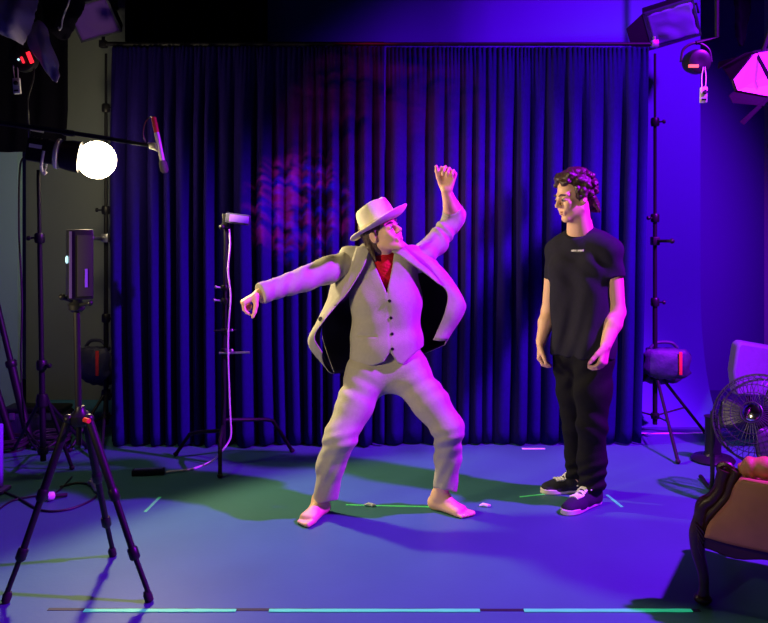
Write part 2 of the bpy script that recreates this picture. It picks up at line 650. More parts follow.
ZT = P(0, 47, 5.5).z
curtain(P(112, 0, 5.5).x, P(384, 0, 5.5).x, 5.5, ZT, 11, 'navy velvet curtain, the darker left half of the pair, behind the thin cable stand', amp=0.062)
curtain(P(386, 0, 5.5).x, P(648, 0, 5.5).x, 5.5, ZT - 0.004, 23, 'navy velvet curtain, the brighter blue right half of the pair, behind the man in black', slant=-0.06, amp=0.038)
cbm = thing('curtain_crossbar', 'long horizontal crossbar carrying the navy curtains between the two stands', 'pole', (0, 5.5, ZT + 0.01))
zc = ZT + 0.02
MB().cyl((-1.93, 5.5, zc), (0.0, 5.5, zc), 0.016).cyl((0.0, 5.5, zc), (1.88, 5.5, zc), 0.013).build('bar', M_black, cbm)
for x in (-1.93, 1.86):
    b_ = MB().box((x, 5.5, zc), (0.05, 0.05, 0.05), bev=0.006).cyl((x, 5.5, zc + 0.02), (x, 5.5, zc + 0.05), 0.012)
    b_.build('end_bracket', M_steel if x > 0 else M_black, cbm, label='bright end bracket' if x > 0 else None)

# dark drape hung on the back wall above the curtain
rows = []
for z in (4.6, 3.8, 3.0, 2.2, 1.2, 0.3):
    rows.append([Vector((P(125, 0, 5.95).x + 1.06 * c / 80, 5.95 + 0.02 * math.sin(c * 0.9), z)) for c in range(81)])
o = MB().grid(rows).build('black_drape', M_drape, solid=0.004)
props(o, 'black drape on the back wall seen above the left half of the curtain', 'drape')
# black drape upper left, behind the round lamp
rows = []
for i in range(9):
    z = 4.5 - (4.5 - P(0, 152, 5.85).z) * i / 8
    w = 1.0 if i < 8 else 0.985
    rows.append([Vector((P(-90, 0, 5.85).x + (P(69, 0, 5.85).x - P(-90, 0, 5.85).x) * w * c / 60, 5.85 + 0.02 * math.sin(c * 0.7 + i * .1), z - (0.22 * (max(0, 30 - c) / 30) ** 2 if i == 8 else 0))) for c in range(61)])
o = MB().grid(rows).build('black_drape', M_drape, solid=0.004)
props(o, 'dark drape hanging high at the left edge behind the round glowing lamp', 'drape')


# floor tapes ---------------------------------------------------------------
def tape(a, b, w, m, label, group, z=0.0, name='floor_tape'):
    a, b = Vector(a), Vector(b)
    t = (b - a).normalized()
    n = Vector((-t.y, t.x, 0)) * w / 2
    pts = []
    N = 12
    up, dn = [], []
    for i in range(N + 1):
        p = a.lerp(b, i / N)
        j = n * (1 + 0.12 * rng.uniform(-1, 1))
        up.append(p + j + Vector((0, 0, z)))
        dn.append(p - j + Vector((0, 0, z)))
    mb = MB()
    mb.prism(up + dn[::-1], (0, 0, 0.0016))
    return props(mb.build(name, m, smooth=False), label, 'tape', group)


tape(PF(48, 609.5), PF(700, 610.5), 0.020, M_tapeb, 'long dark tape line across the foreground floor under the turquoise strips', None)
for (x0, x1, lab) in ((84, 236, 'turquoise tape strip by the foot of the tripod, left of three in the foreground'),
                      (269, 480, 'longest turquoise tape strip in the middle of the foreground line'),
                      (524, 692, 'turquoise tape strip in front of the armchair leg, right one of three')):
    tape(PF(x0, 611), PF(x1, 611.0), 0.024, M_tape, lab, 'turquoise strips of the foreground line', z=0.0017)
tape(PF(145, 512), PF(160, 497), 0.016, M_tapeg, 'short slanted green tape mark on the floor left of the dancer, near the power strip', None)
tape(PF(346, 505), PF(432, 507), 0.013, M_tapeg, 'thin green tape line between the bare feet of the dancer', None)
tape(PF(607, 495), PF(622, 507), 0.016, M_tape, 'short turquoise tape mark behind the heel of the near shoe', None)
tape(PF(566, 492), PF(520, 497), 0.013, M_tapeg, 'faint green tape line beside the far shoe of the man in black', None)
tape(PF(640, 433.5), PF(716, 433.0), 0.035, M_tapew, 'pale tape line on the floor behind the right tripod stand', None)
tape(PF(522, 448.8), PF(545, 448.8), 0.03, M_tapew, 'short pale tape piece at the foot of the right curtain', None)
for (x, y, lab) in ((370, 506.5, 'small white tape scrap between the bare feet'), (485, 507, 'small white tape scrap beyond the toes of the right foot')):
    c = PF(x, y)
    mb = MB()
    mb.tube([c + Vector((-0.03, 0, 0.008)), c + Vector((-0.01, 0.005, 0.012)), c + Vector((0.012, -0.004, 0.010)), c + Vector((0.03, 0.004, 0.007))], [0.004, 0.009, 0.009, 0.004], 8)
    props(mb.build('tape_scrap', M_tapew), lab, 'tape')
# ---------------------------------------------------------------- people
def frame(f, u=(0, 0, 1)):
    f = Vector(f).normalized()
    u = Vector(u)
    u = (u - f * u.dot(f)).normalized()
    r = f.cross(u)                                        # the person's right
    return r, f, u


def head_R(r, f, u):
    return [[r[i], f[i], u[i]] for i in range(3)]


def add_head(v, c, f, u, s=1.0, neck_to=None, neck_r=(0.056, 0.062), male=True):
    r, f, u = frame(f, u)
    R = head_R(r, f, u)
    c = Vector(c)

    def T(x, y, z):
        return c + (r * x + f * y + u * z) * s

    def E(p, rad, k=0.02, op='add'):
        v.ell(T(*p), [q * s for q in rad], R, k, op)

    def K(a, b, ra, rb, k=0.015, op='add', **kw):
        v.cone(T(*a), T(*b), ra * s, rb * s, k, op=op, **kw)
    E((0, -0.012, 0.038), (0.074, 0.094, 0.083))
    E((0, 0.022, -0.035), (0.060, 0.068, 0.076), 0.03)
    jw = 0.052 if male else 0.047
    for sg in (-1, 1):
        K((sg * jw, 0.0, -0.062), (sg * 0.014, 0.066, -0.103), 0.020, 0.019, 0.02)
        K((sg * 0.040, 0.062, -0.020), (sg * 0.030, 0.070, -0.045), 0.020, 0.016, 0.02)
        K((sg * 0.012, 0.086, 0.020), (sg * 0.048, 0.066, 0.022), 0.011, 0.011, 0.012)
    E((0, 0.070, -0.104), (0.022, 0.018, 0.017), 0.015)
    for sg in (-1, 1):
        E((sg * 0.031, 0.093, 0.001), (0.019, 0.016, 0.013), 0.012, 'sub')
    K((0, 0.086, 0.014), (0, 0.112, -0.028), 0.008, 0.0115, 0.012)
    for sg in (-1, 1):
        E((sg * 0.012, 0.100, -0.033), (0.009, 0.011, 0.008), 0.006)
        E((sg * 0.031, 0.080, 0.001), (0.0155, 0.0135, 0.0125), 0.004)     # closed lids / eyeball bulge
        E((sg * 0.078, -0.012, -0.008), (0.010, 0.021, 0.032), 0.008)
        E((sg * 0.086, -0.008, -0.006), (0.006, 0.011, 0.019), 0.004, 'sub')
    K((-0.020, 0.084, -0.063), (0.020, 0.084, -0.063), 0.0075, 0.0075, 0.008)
    K((-0.017, 0.085, -0.075), (0.017, 0.085, -0.075), 0.0080, 0.0080, 0.008)
    K((-0.022, 0.095, -0.0685), (0.022, 0.095, -0.0685), 0.0030, 0.0030, 0.004, 'sub')
    if neck_to is not None:
        v.cone(T(0, -0.022, -0.045), neck_to, neck_r[0] * s, neck_r[1] * s, 0.03)
    return T, R


def add_face_parts(person, T, R, s, brow_mat, lips=True):
    for sg in (-1, 1):
        mb = MB().ball(T(sg * 0.031, 0.0835, 0.001), 0.0115 * s)
        e = mb.build('eye', M_eye, person)
        q = T(sg * 0.031, 0.0935, 0.000)
        MB().ball(q, 0.0052 * s).build('iris', M_iris, e)
        MB().tube([T(sg * 0.012, 0.097, 0.0215), T(sg * 0.030, 0.0955, 0.0275), T(sg * 0.050, 0.079, 0.0235)], [0.0035 * s, 0.0050 * s, 0.0025 * s], 8).build('eyebrow', brow_mat, person)
    if lips:
        MB().tube([T(-0.020, 0.086, -0.0665), T(-0.008, 0.0925, -0.063), T(0.0, 0.0935, -0.0645), T(0.008, 0.0925, -0.063), T(0.020, 0.086, -0.0665)], [0.002 * s, 0.0042 * s, 0.004 * s, 0.0042 * s, 0.002 * s], 8).build('upper_lip', M_lip, person)
        MB().tube([T(-0.018, 0.087, -0.0715), T(0.0, 0.0945, -0.0755), T(0.018, 0.087, -0.0715)], [0.002 * s, 0.0052 * s, 0.002 * s], 8).build('lower_lip', M_lip, person)


def add_hand(v, w, d, n, side, curl=(25, 30, 20), s=1.0, thumb=(0.55, 0.75, 0.35), forearm=None, spread=0.0, index_curl=None):
    """w wrist, d hand direction, n palm-side normal, side = direction of the thumb"""
    w = Vector(w)
    d = Vector(d).normalized()
    n = Vector(n)
    n = (n - d * n.dot(d)).normalized()
    t = d.cross(n)
    if t.dot(Vector(side)) < 0:
        t = -t
    for i in range(4):
        o = (0.030 - i * 0.0200) * s
        k = w + d * (0.088 - abs(i - 1.2) * 0.004) * s + t * o
        v.cone(w + t * o * 0.55 + d * 0.01 * s, k, 0.0155 * s, 0.0125 * s, 0.012)
        L = (0.070, 0.078, 0.072, 0.056)[i] * s
        cs = index_curl if (i == 0 and index_curl) else curl
        ang = 0
        p = k
        rad = [0.0098, 0.0088, 0.0080, 0.0068]
        for j, fr in enumerate((0.44, 0.31, 0.25)):
            ang += math.radians(cs[j])
            dr = d * math.cos(ang) + n * math.sin(ang) + t * spread * (1.5 - i) * 0.12
            q = p + dr * L * fr
            v.cone(p, q, rad[j] * s, rad[j + 1] * s, 0.003)
            p = q
    b = w + d * 0.022 * s + t * 0.026 * s
    dr = (d * thumb[0] + t * thumb[1] + n * thumb[2]).normalized()
    p1 = b + dr * 0.042 * s
    v.cone(b, p1, 0.0165 * s, 0.0125 * s, 0.010)
    dr2 = (dr * 0.75 + d * 0.45 + n * 0.25).normalized()
    p2 = p1 + dr2 * 0.032 * s
    v.cone(p1, p2, 0.0118 * s, 0.0105 * s, 0.004)
    p3 = p2 + (dr2 * 0.8 + d * 0.35 + n * 0.15).normalized() * 0.025 * s
    v.cone(p2, p3, 0.0105 * s, 0.0085 * s, 0.004)


def add_foot(v, ankle, toe_dir, s=1.0, ground=0.0):
    a = Vector(ankle)
    d = Vector((toe_dir[0], toe_dir[1], 0)).normalized()
    sd = Vector((d.y, -d.x, 0))
    g = ground
    heel = Vector((a.x, a.y, g + 0.034)) - d * 0.035 * s
    v.cone(a, heel, 0.036 * s, 0.034 * s, 0.025)
    ball = Vector((a.x, a.y, g + 0.024)) + d * 0.125 * s
    v.cone(a + Vector((0, 0, -0.01)), ball, 0.038 * s, 0.026 * s, 0.03)
    for o in (-0.026, 0.026):
        v.cone(heel, ball + sd * o * s, 0.030 * s, 0.023 * s, 0.02)
    for i in range(5):
        o = (-0.034 + i * 0.0185)
        L = (0.062, 0.058, 0.052, 0.044, 0.036)[i]
        r = (0.0135, 0.0105, 0.010, 0.0095, 0.009)[i]
        b = ball + sd * o * s * 0.95 + Vector((0, 0, -0.008 * s))
        v.cone(b, b + d * L * s + Vector((0, 0, g + r - b.z + 0.002)), r * 1.15 * s, r * s, 0.004)


# ================================================================ the dancer
D0 = PF(385, 512)
dancer = thing('person', 'person dancing barefoot in a beige three piece suit and cream hat, one arm flung up', 'person', (D0.x, D0.y, 0))
hipL, hipR = P(367, 373, 4.16), P(411, 373, 4.17)
kneeL, kneeR = P(338, 437, 4.04), P(450, 428, 4.06)
ankL, ankR = P(320.5, 499, 4.14), P(440, 494, 4.21)
pelvis, waist, chest, neck = P(389, 362, 4.18), P(387, 335, 4.17), P(385, 287, 4.16), P(383, 258, 4.14)
shL, shR = P(346, 262, 4.16), P(421, 256, 4.2)
elL, wrL = P(302, 280, 4.02), P(259, 294, 3.88)
elR, wrR = P(455, 217, 4.30), P(446, 190, 4.20)
headC = P(382, 232, 4.08)
hf, hu = Vector((0.74, -0.58, 0.36)), Vector((-0.48, 0.05, 0.88))

v = Vol((-0.82, 3.62, -0.01), (0.50, 4.52, 1.86), 0.0042)
v.chain([pelvis, waist, chest], [0.08, 0.070, 0.070], 0.05)
v.chain([shL, chest + Vector((0, 0.02, 0.05)), shR], [0.045, 0.055, 0.045], 0.04)
v.chain([chest + Vector((0, 0.02, 0)), neck], [0.060, 0.048], 0.04)
v.chain([hipL, kneeL, ankL], [0.07, 0.050, 0.036], 0.03)
v.chain([hipR, kneeR, ankR], [0.07, 0.050, 0.036], 0.03)
v.chain([pelvis, hipL], [0.08, 0.07], 0.04)
v.chain([pelvis, hipR], [0.08, 0.07], 0.04)
v.chain([shL, elL, wrL], [0.045, 0.036, 0.026], 0.02)
v.chain([shR, elR], [0.045, 0.040], 0.02)
v.cone(elR, elR.lerp(wrR, 0.35), 0.040, 0.043, 0.02)
v.cone(elR.lerp(wrR, 0.35), wrR, 0.043, 0.027, 0.02)
add_foot(v, ankL, (-0.42, -0.9), 0.98)
add_foot(v, ankR, (0.80, -0.62), 0.98)
T1, R1 = add_head(v, headC, hf, hu, 0.96, neck, (0.050, 0.056), male=False)
# viewer-left hand: loose fist, thumb pointing down
add_hand(v, wrL, (-0.80, -0.22, -0.42), (0.30, 0.10, -0.95), (0.0, -1, -0.3), (72, 85, 50), 1.0, thumb=(0.42, 0.18, 0.9), index_curl=(62, 40, 20))
# raised hand: bent over, curled fingers
add_hand(v, wrR, (0.16, -0.10, 0.98), (-0.45, -0.88, 0.1), (-0.9, 0.4, 0.1), (58, 85, 50), 1.12, thumb=(0.75, 0.25, 0.6))
v.build('body', M_skin, dancer)
add_face_parts(dancer, T1, R1, 0.96, M_haird)

# hair showing under the hat
r_, f_, u_ = frame(hf, hu)
h = Vol(tuple(headC - Vector((.22, .22, .26))), tuple(headC + Vector((.22, .22, .22))), 0.005)


def hT(x, y, z):
    return headC + (r_ * x + f_ * y + u_ * z) * 0.96


Rh = head_R(r_, f_, u_)
h.ell(hT(0, -0.024, 0.040), (0.081, 0.096, 0.088), Rh)
h.ell(hT(0, -0.055, -0.035), (0.070, 0.055, 0.085), Rh, 0.03)
hr = random.Random(3)
for i in range(26):
    a = -1.25 + 2.5 * i / 25
    x, y = math.sin(a) * 0.078, -0.03 - math.cos(a) * 0.062
    z1 = -0.105 - hr.uniform(0, 0.035)
    h.chain([hT(x, y, 0.02), hT(x * 1.05, y - 0.008, -0.05), hT(x * hr.uniform(.9, 1.15), y - 0.005, z1)], [0.012, 0.011, 0.004], 0.006)
for sg in (-1, 1):
    h.chain([hT(sg * 0.072, 0.020, 0.05), hT(sg * 0.076, 0.012, 0.01), hT(sg * 0.076, 0.006, -0.015)], [0.009, 0.007, 0.003], 0.006)
h.field(lambda X, Y, Z: 0.002 * np.sin(X * 420 + 2 * np.sin(Z * 60)) + 0 * Y)
h.build('hair', M_haird, dancer)

# hat: pinched crown, ribbon, brim rolled up at the edge
hat = MB()
N = 56
rows = []


def brim_pt(a, q):
    """a angle (0 = front), q 0..1 from the crown to the edge"""
    ci, co = math.cos(a), math.sin(a)
    ri, ro = 0.099, 0.176
    rr = ri + (ro - ri) * q
    lift = 0.022 * (ci ** 2 if ci > 0 else 0) * q - 0.020 * (ci ** 2 if ci < 0 else 0) * q + 0.012 * abs(co) * q ** 2 + 0.010 * q ** 3 + (0.016 * max(0, ci) * q ** 3)
    return hT(co * rr * 0.92, ci * rr * 1.03 + 0.006, 0.044 + lift - 0.010 * q)


for q in [0, .2, .4, .6, .8, .92, 1.0]:
    rows.append([brim_pt(2 * math.pi * k / N, q) for k in range(N + 1)])
hat.grid(rows)
hatb = hat.build('hat', M_felt, dancer, solid=0.005, sub=1)
rows = []
prof_c = [(0.099, 0.058), (0.102, 0.075), (0.100, 0.105), (0.097, 0.135), (0.092, 0.160), (0.084, 0.176), (0.066, 0.176), (0.038, 0.162), (0.001, 0.156)]
for (rr, z) in prof_c:
    row = []
    for k in range(N + 1):
        a = 2 * math.pi * k / N
        ci, co = math.cos(a), math.sin(a)
        pinch = 1 - 0.10 * max(0, (z - 0.10) / 0.07) * math.exp(-((abs(co) - 0.65) / 0.3) ** 2) * (1 if ci > 0 else 0)
        dz = (0.012 * ci) * (z > 0.12) - 0.016 * math.exp(-(co * rr / 0.03) ** 2) * (z > 0.165)
        row.append(hT(co * rr * 0.92 * pinch, ci * rr * 1.03 * pinch + 0.006, z + dz - 0.016))
    rows.append(row)
MB().grid(rows).build('crown', M_felt, hatb, solid=0.003, sub=1)
rows = []
for z in (0.064, 0.076, 0.088):
    rows.append([hT(math.sin(2 * math.pi * k / N) * 0.1045 * 0.92, math.cos(2 * math.pi * k / N) * 0.1045 * 1.03 + 0.006, z - 0.016) for k in range(N + 1)])
MB().grid(rows).build('hat_band', M_felt2, hatb, solid=0.003)

# turtleneck
v = Vol((-0.32, 3.9, 1.0), (0.32, 4.45, 1.46), 0.005)
v.chain([neck + Vector((0.0, -0.005, 0.035)), neck + Vector((0, 0, -0.02)), chest], [0.062, 0.066, 0.070], 0.03)
v.cone(P(384, 262, 4.155), P(386, 298, 4.17), 0.062, 0.066, 0.03)
v.field(lambda X, Y, Z: 0.0016 * np.sin(Z * 330 + 20 * X + 4 * np.sin(X * 30)) + 0 * Y)
v.build('turtleneck', M_red, dancer)

# waistcoat
def pxX(X, Y):
    return X / Y * F + CX


def pyZ(Y, Z):
    return YH - (Z - CH) / Y * F


v = Vol((-0.34, 3.85, 0.68), (0.36, 4.5, 1.42), 0.0048)
fl = (0.0, 1.0, 0.0)
wa = P(386, 345, 4.17)
v.cone(P(372, 300, 4.17), P(372, 345, 4.17), 0.112, 0.100, 0.05)
v.cone(P(400, 300, 4.17), P(402, 345, 4.17), 0.112, 0.098, 0.05)
v.cone(P(386, 290, 4.165), P(387, 348, 4.155), 0.112, 0.108, 0.06)
v.cone(P(372, 345, 4.17), P(370, 366, 4.17), 0.106, 0.108, 0.05)
v.cone(P(402, 345, 4.17), P(404, 366, 4.17), 0.103, 0.106, 0.05)
v.cone(P(386, 345, 4.155), P(387, 366, 4.15), 0.104, 0.104, 0.06)
v.chain([P(362, 264, 4.16), P(371, 300, 4.17)], [0.068, 0.100], 0.05)
v.chain([P(405, 262, 4.17), P(399, 300, 4.17)], [0.068, 0.098], 0.05)
v.chain([P(368, 252, 4.14), P(364, 268, 4.15)], [0.050, 0.06], 0.04)
v.chain([P(398, 250, 4.15), P(402, 268, 4.15)], [0.050, 0.06], 0.04)

v.cone(P(375, 260, 4.15), P(382, 296, 4.165), 0.075, 0.105, 0.05)
v.cone(P(396, 260, 4.155), P(391, 296, 4.165), 0.075, 0.105, 0.05)


def vneck(X, Y, Z):
    py = pyZ(Y, Z)
    px = pxX(X, Y)
    xl = np.interp(py, [230, 248, 293, 298], [357, 368, 386.5, 388])
    xr = np.interp(py, [230, 248, 293, 298], [402, 395, 387.5, 386])
    out = np.maximum(np.maximum(xl - px, px - xr), py - 294) * 0.005
    return np.maximum(out, Y - 4.19)


v.field(vneck, 'cut')


def hem(X, Y, Z):
    px = pxX(X, Y)
    py = pyZ(Y, Z)
    lim = np.interp(px, [345, 352, 372, 384, 390, 397, 403, 412, 424], [357, 360, 366, 362, 352, 363, 365, 356, 346])
    return (py - lim) * 0.005


v.field(hem, 'keep')


def vfold(X, Y, Z):
    px = pxX(X, Y)
    py = pyZ(Y, Z)
    f1 = 0.0035 * np.sin((py * 0.9 + px * 0.35) * 0.22) * np.exp(-((py - 335) / 22) ** 2)
    f2 = 0.003 * np.sin((px * 0.8 - py * 0.4) * 0.25) * np.exp(-((py - 300) / 30) ** 2)
    seam = 0.002 * np.exp(-((px - np.interp(py, [290, 365], [387.5, 391.5])) / 1.1) ** 2) * (py > 289)
    pock = 0.005 * np.exp(-((py - (336 + (px - 370) * 0.06)) / 1.0) ** 2) * ((px > 357) & (px < 377))
    return f1 + f2 + seam + pock


v.field(vfold)
vest = v.build('waistcoat', M_suit, dancer)
tr = caster(vest)
for (x, y) in ((389.5, 301), (391, 318), (392.0, 334), (392.5, 349)):
    l, n = hit(tr, x, y)
    MB().lathe([(0.0, 0.004), (0.007, 0.004), (0.0085, 0.001), (0.0085, -0.002)], l, n, 14).build('button', M_blackp, vest)

# trousers
v = Vol((-0.46, 3.75, 0.04), (0.46, 4.48, 0.92), 0.0048)
v.cone(P(373, 362, 4.19), P(403, 360, 4.19), 0.108, 0.106, 0.05)
v.cone(P(368, 374, 4.17), P(408, 372, 4.18), 0.108, 0.106, 0.05)
v.chain([P(366, 376, 4.16), P(355, 405, 4.10), kneeL + Vector((0.012, 0, 0))], [0.106, 0.089, 0.080], 0.04)
v.chain([kneeL + Vector((0.012, 0, 0)), P(331, 465, 4.09), P(324, 508, 4.14)], [0.080, 0.070, 0.061], 0.03)
v.chain([P(409, 375, 4.17), P(430, 402, 4.10), kneeR + Vector((-0.01, 0, 0))], [0.104, 0.090, 0.079], 0.04)
v.chain([kneeR + Vector((-0.01, 0, 0)), P(448, 458, 4.15), P(444.5, 496, 4.2)], [0.077, 0.067, 0.060], 0.03)


def hem2(X, Y, Z):
    px = pxX(X, Y)
    py = pyZ(Y, Z)
    lim = np.where(px < 385, np.interp(px, [310, 343], [505, 499]), np.interp(px, [430, 462], [487, 493]))
    return np.maximum((py - lim) * 0.005, (np.interp(px, [340, 385, 430], [361, 370, 357]) - 2 - py) * 0.005 * 0 + -1)


v.field(hem2, 'keep')


def tfold(X, Y, Z):
    px = pxX(X, Y)
    py = pyZ(Y, Z)
    g = 0.0035 * np.sin((py - 0.55 * px) * 0.36) * np.exp(-((py - 388) / 16) ** 2) * np.clip((382 - px) / 14, 0, 1)
    g = g + 0.0035 * np.sin((py + 0.55 * px) * 0.36) * np.exp(-((py - 386) / 16) ** 2) * np.clip((px - 395) / 14, 0, 1)
    g = g + 0.004 * np.sin((py + 0.3 * px) * 0.5) * np.exp(-((py - 442) / 13) ** 2)
    g = g + 0.003 * np.sin((py * 0.25 + px * 0.5)) * np.exp(-((py - 475) / 20) ** 2)
    return g


v.field(tfold)
v.build('trousers', M_suit, dancer)

# jacket: back sheet, two blown-open fronts, sleeves, lapels (one garment)
jm = MB()


def G(rows, **kw):
    return patch([[P(*p) for p in r] for r in rows], **kw)


def off_grid(g, sgn):
    return g


left_front = [[(338, 254, 4.24), (343, 247, 4.14), (356, 246, 4.10), (368, 250, 4.08)],
              [(333, 275, 4.25), (338, 272, 4.15), (350, 271, 4.09), (360, 272, 4.07)],
              [(328, 297, 4.26), (329, 296, 4.14), (337, 296, 4.08), (343, 297, 4.06)],
              [(322, 321, 4.28), (317, 321, 4.14), (318, 322, 4.07), (324, 320, 4.04)],
              [(320, 348, 4.30), (309, 345, 4.17), (309, 342, 4.09), (314, 337, 4.05)],
              [(334, 374, 4.32), (329, 372, 4.26), (323, 363, 4.17), (322, 352, 4.11)]]
right_front = [[(392, 252, 4.08), (404, 246, 4.10), (416, 245, 4.15), (428, 250, 4.24)],
               [(411, 264, 4.09), (421, 258, 4.11), (432, 258, 4.16), (439, 264, 4.24)],
               [(431, 278, 4.11), (440, 274, 4.13), (449, 275, 4.17), (452, 283, 4.24)],
               [(447, 292, 4.12), (456, 294, 4.13), (464, 299, 4.16), (462, 304, 4.23)],
               [(444, 314, 4.13), (455, 313, 4.13), (464, 313, 4.17), (460, 319, 4.23)],
               [(433, 340, 4.14), (440, 341, 4.14), (446, 341, 4.16), (445, 345, 4.23)]]
back_rows = [[(338, 254, 4.24), (360, 247, 4.27), (384, 247, 4.28), (408, 246, 4.27), (428, 250, 4.24)],
             [(333, 275, 4.25), (355, 280, 4.35), (384, 282, 4.38), (415, 278, 4.35), (439, 264, 4.24)],
             [(326, 305, 4.27), (350, 310, 4.40), (384, 312, 4.42), (422, 306, 4.38), (462, 300, 4.21)],
             [(322, 335, 4.29), (352, 340, 4.41), (386, 340, 4.43), (425, 332, 4.38), (460, 319, 4.22)],
             [(334, 374, 4.32), (357, 371, 4.40), (390, 364, 4.42), (424, 354, 4.36), (445, 345, 4.22)]]
jm.grid([r[::-1] for r in G(left_front, wob=0.012, seed=1.0)])
jm.grid([r[::-1] for r in G(right_front, wob=0.012, seed=2.0)])
jm.grid(G(back_rows, wob=0.02, seed=3.0))
jacket = jm.build('jacket', [M_suit, M_lining], dancer, solid=0.0045)

v = Vol((-0.70, 3.72, 1.0), (0.50, 4.50, 1.70), 0.0046)
cuffL = elL.lerp(wrL, 0.90)
v.chain([P(347, 264, 4.16), P(325, 271, 4.10), elL], [0.070, 0.066, 0.060], 0.03)
v.chain([elL, cuffL, wrL + (wrL - elL) * 0.1], [0.060, 0.049, 0.047], 0.02)
cuffR = elR.lerp(wrR, 0.22)
v.chain([P(418, 260, 4.19), P(436, 243, 4.25), elR + Vector((0.0, 0, 0))], [0.070, 0.058, 0.056], 0.03)
v.chain([elR, elR.lerp(wrR, 0.30)], [0.056, 0.054], 0.02)


def sleeve_cut(X, Y, Z):
    a = (wrL - elL).normalized()
    q = wrL - a * 0.005
    d1 = (X - q.x) * a.x + (Y - q.y) * a.y + (Z - q.z) * a.z
    b = (wrR - elR).normalized()
    w = elR + b * 0.055
    d2 = (X - w.x) * b.x + (Y - w.y) * b.y + (Z - w.z) * b.z
    return np.where(X + 0 * Y + 0 * Z < 0, d1, d2)


v.field(sleeve_cut, 'keep')


def sfold(X, Y, Z):
    px = pxX(X, Y)
    py = pyZ(Y, Z)
    g = 0.0025 * np.sin((px + 0.35 * py) * 0.42 + 1.5 * np.sin(px * 0.07)) * ((px < 345) & (px > 255)) * np.clip((px - 262) / 30, 0, 1)
    ax = (elR - P(418, 260, 4.19)).normalized()
    s = X * ax.x + Y * ax.y + Z * ax.z
    g = g + 0.0034 * np.sin(s * 105 + 0.16 * py + 2.2 * np.sin(s * 33) + 0.8 * np.sin(px * 0.3)) * (px > 415) * np.clip((px - 415) / 20, 0, 1)
    return g


v.field(sfold)
slv = v.build('jacket_sleeves', M_suit, jacket)
# lapels, collar
lap = [[(357, 247, 4.085), (363, 246, 4.07), (370, 249, 4.06)],
       [(353, 259, 4.075), (360, 262, 4.055), (366, 262, 4.045)],
       [(350, 274, 4.065), (355, 275, 4.055), (360, 274, 4.045)],
       [(343, 294, 4.05), (345, 295, 4.045), (347, 294, 4.04)],
       [(334, 306, 4.045), (335, 306, 4.042), (336, 306, 4.04)]]
lb = MB().grid(G(lap, nu=4, nv=6))
lap2 = [[(391, 251, 4.06), (398, 247, 4.07), (404, 248, 4.085)],
        [(401, 257, 4.07), (408, 254, 4.08), (413, 257, 4.09)],
        [(411, 264, 4.07), (417, 262, 4.08), (421, 265, 4.095)],
        [(427, 275, 4.09), (431, 274, 4.10), (434, 276, 4.105)],
        [(438, 284, 4.10), (440, 285, 4.105), (441, 286, 4.11)]]
lb.grid(G(lap2, nu=4, nv=6))
lb.build('lapels', M_suit, jacket, solid=0.006)
tr = caster(jacket)
l, n = hit(tr, 320.5, 319)
MB().lathe([(0.0, 0.005), (0.010, 0.005), (0.012, 0.001), (0.012, -0.003)], l - Vector((0, 0.004, 0)), Vector((-0.2, -1, 0.1)), 14).build('button', M_blackp, jacket)

# ================================================================ the standing man
A0 = Vector((1.06, 4.36, 0))
man = thing('person', 'dark curly haired man standing in a black t-shirt, black jeans and sneakers, looking left', 'person', A0)
neckM = P(579, 236, 4.33)
shFar, shNear = P(556, 249, 4.45), P(612, 250, 4.21)
elN, wrN = P(617, 312, 4.20), P(606, 345, 4.12)
elF, wrF = P(549, 312, 4.47), P(541, 342, 4.38)
pel = P(583, 350, 4.32)
hipN, hipF = P(594, 362, 4.27), P(571, 362, 4.37)
knN, knF = P(592, 425, 4.24), P(575, 424, 4.40)
anN, anF = P(595, 487, 4.30), P(578, 478, 4.50)
headM = P(573.5, 197, 4.27)
mf, mu = Vector((-0.91, -0.36, -0.20)), Vector((-0.16, -0.05, 1))
v = Vol((0.72, 3.90, 0.02), (1.36, 4.75, 1.86), 0.0042)
v.chain([pel, P(583, 300, 4.34), P(582, 262, 4.34)], [0.075, 0.075, 0.075], 0.05)
v.chain([shFar, P(582, 254, 4.34), shNear], [0.045, 0.055, 0.045], 0.04)
v.chain([hipN, knN, anN], [0.07, 0.05, 0.035], 0.03)
v.chain([hipF, knF, anF], [0.07, 0.05, 0.035], 0.03)
v.chain([shNear, elN], [0.050, 0.043], 0.02)
v.cone(elN, elN.lerp(wrN, 0.35), 0.043, 0.045, 0.02)
v.cone(elN.lerp(wrN, 0.35), wrN, 0.045, 0.029, 0.02)
v.chain([shFar, elF], [0.050, 0.041], 0.02)
v.cone(elF, elF.lerp(wrF, 0.35), 0.041, 0.042, 0.02)
v.cone(elF.lerp(wrF, 0.35), wrF, 0.042, 0.028, 0.02)
v.cone(anN, anN + Vector((0.0, 0, -0.05)), 0.035, 0.034, 0.02)
v.cone(anF, anF + Vector((0.0, 0, -0.05)), 0.035, 0.034, 0.02)
T2, R2 = add_head(v, headM, mf, mu, 1.0, neckM, (0.058, 0.066))
v.cone(headM + Vector((0.03, 0.01, -0.09)), P(588, 243, 4.32), 0.045, 0.05, 0.03)
add_hand(v, wrN, (-0.22, -0.15, -0.95), (-0.75, 0.6, 0.1), (-0.6, -0.75, 0), (32, 40, 25), 1.08, thumb=(0.75, 0.45, 0.35))
add_hand(v, wrF, (-0.10, -0.10, -0.98), (0.75, -0.2, 0.1), (-0.4, -0.8, 0), (34, 42, 25), 1.05, thumb=(0.75, 0.45, 0.35))
v.build('body', M_skin, man)
add_face_parts(man, T2, R2, 1.0, M_hairb)
# curly hair
r_, f_, u_ = frame(mf, mu)
R_ = head_R(r_, f_, u_)
h = Vol(tuple(headM - Vector((.24, .24, .24))), tuple(headM + Vector((.24, .24, .24))), 0.0045)


def mT(x, y, z):
    return headM + r_ * x + f_ * y + u_ * z


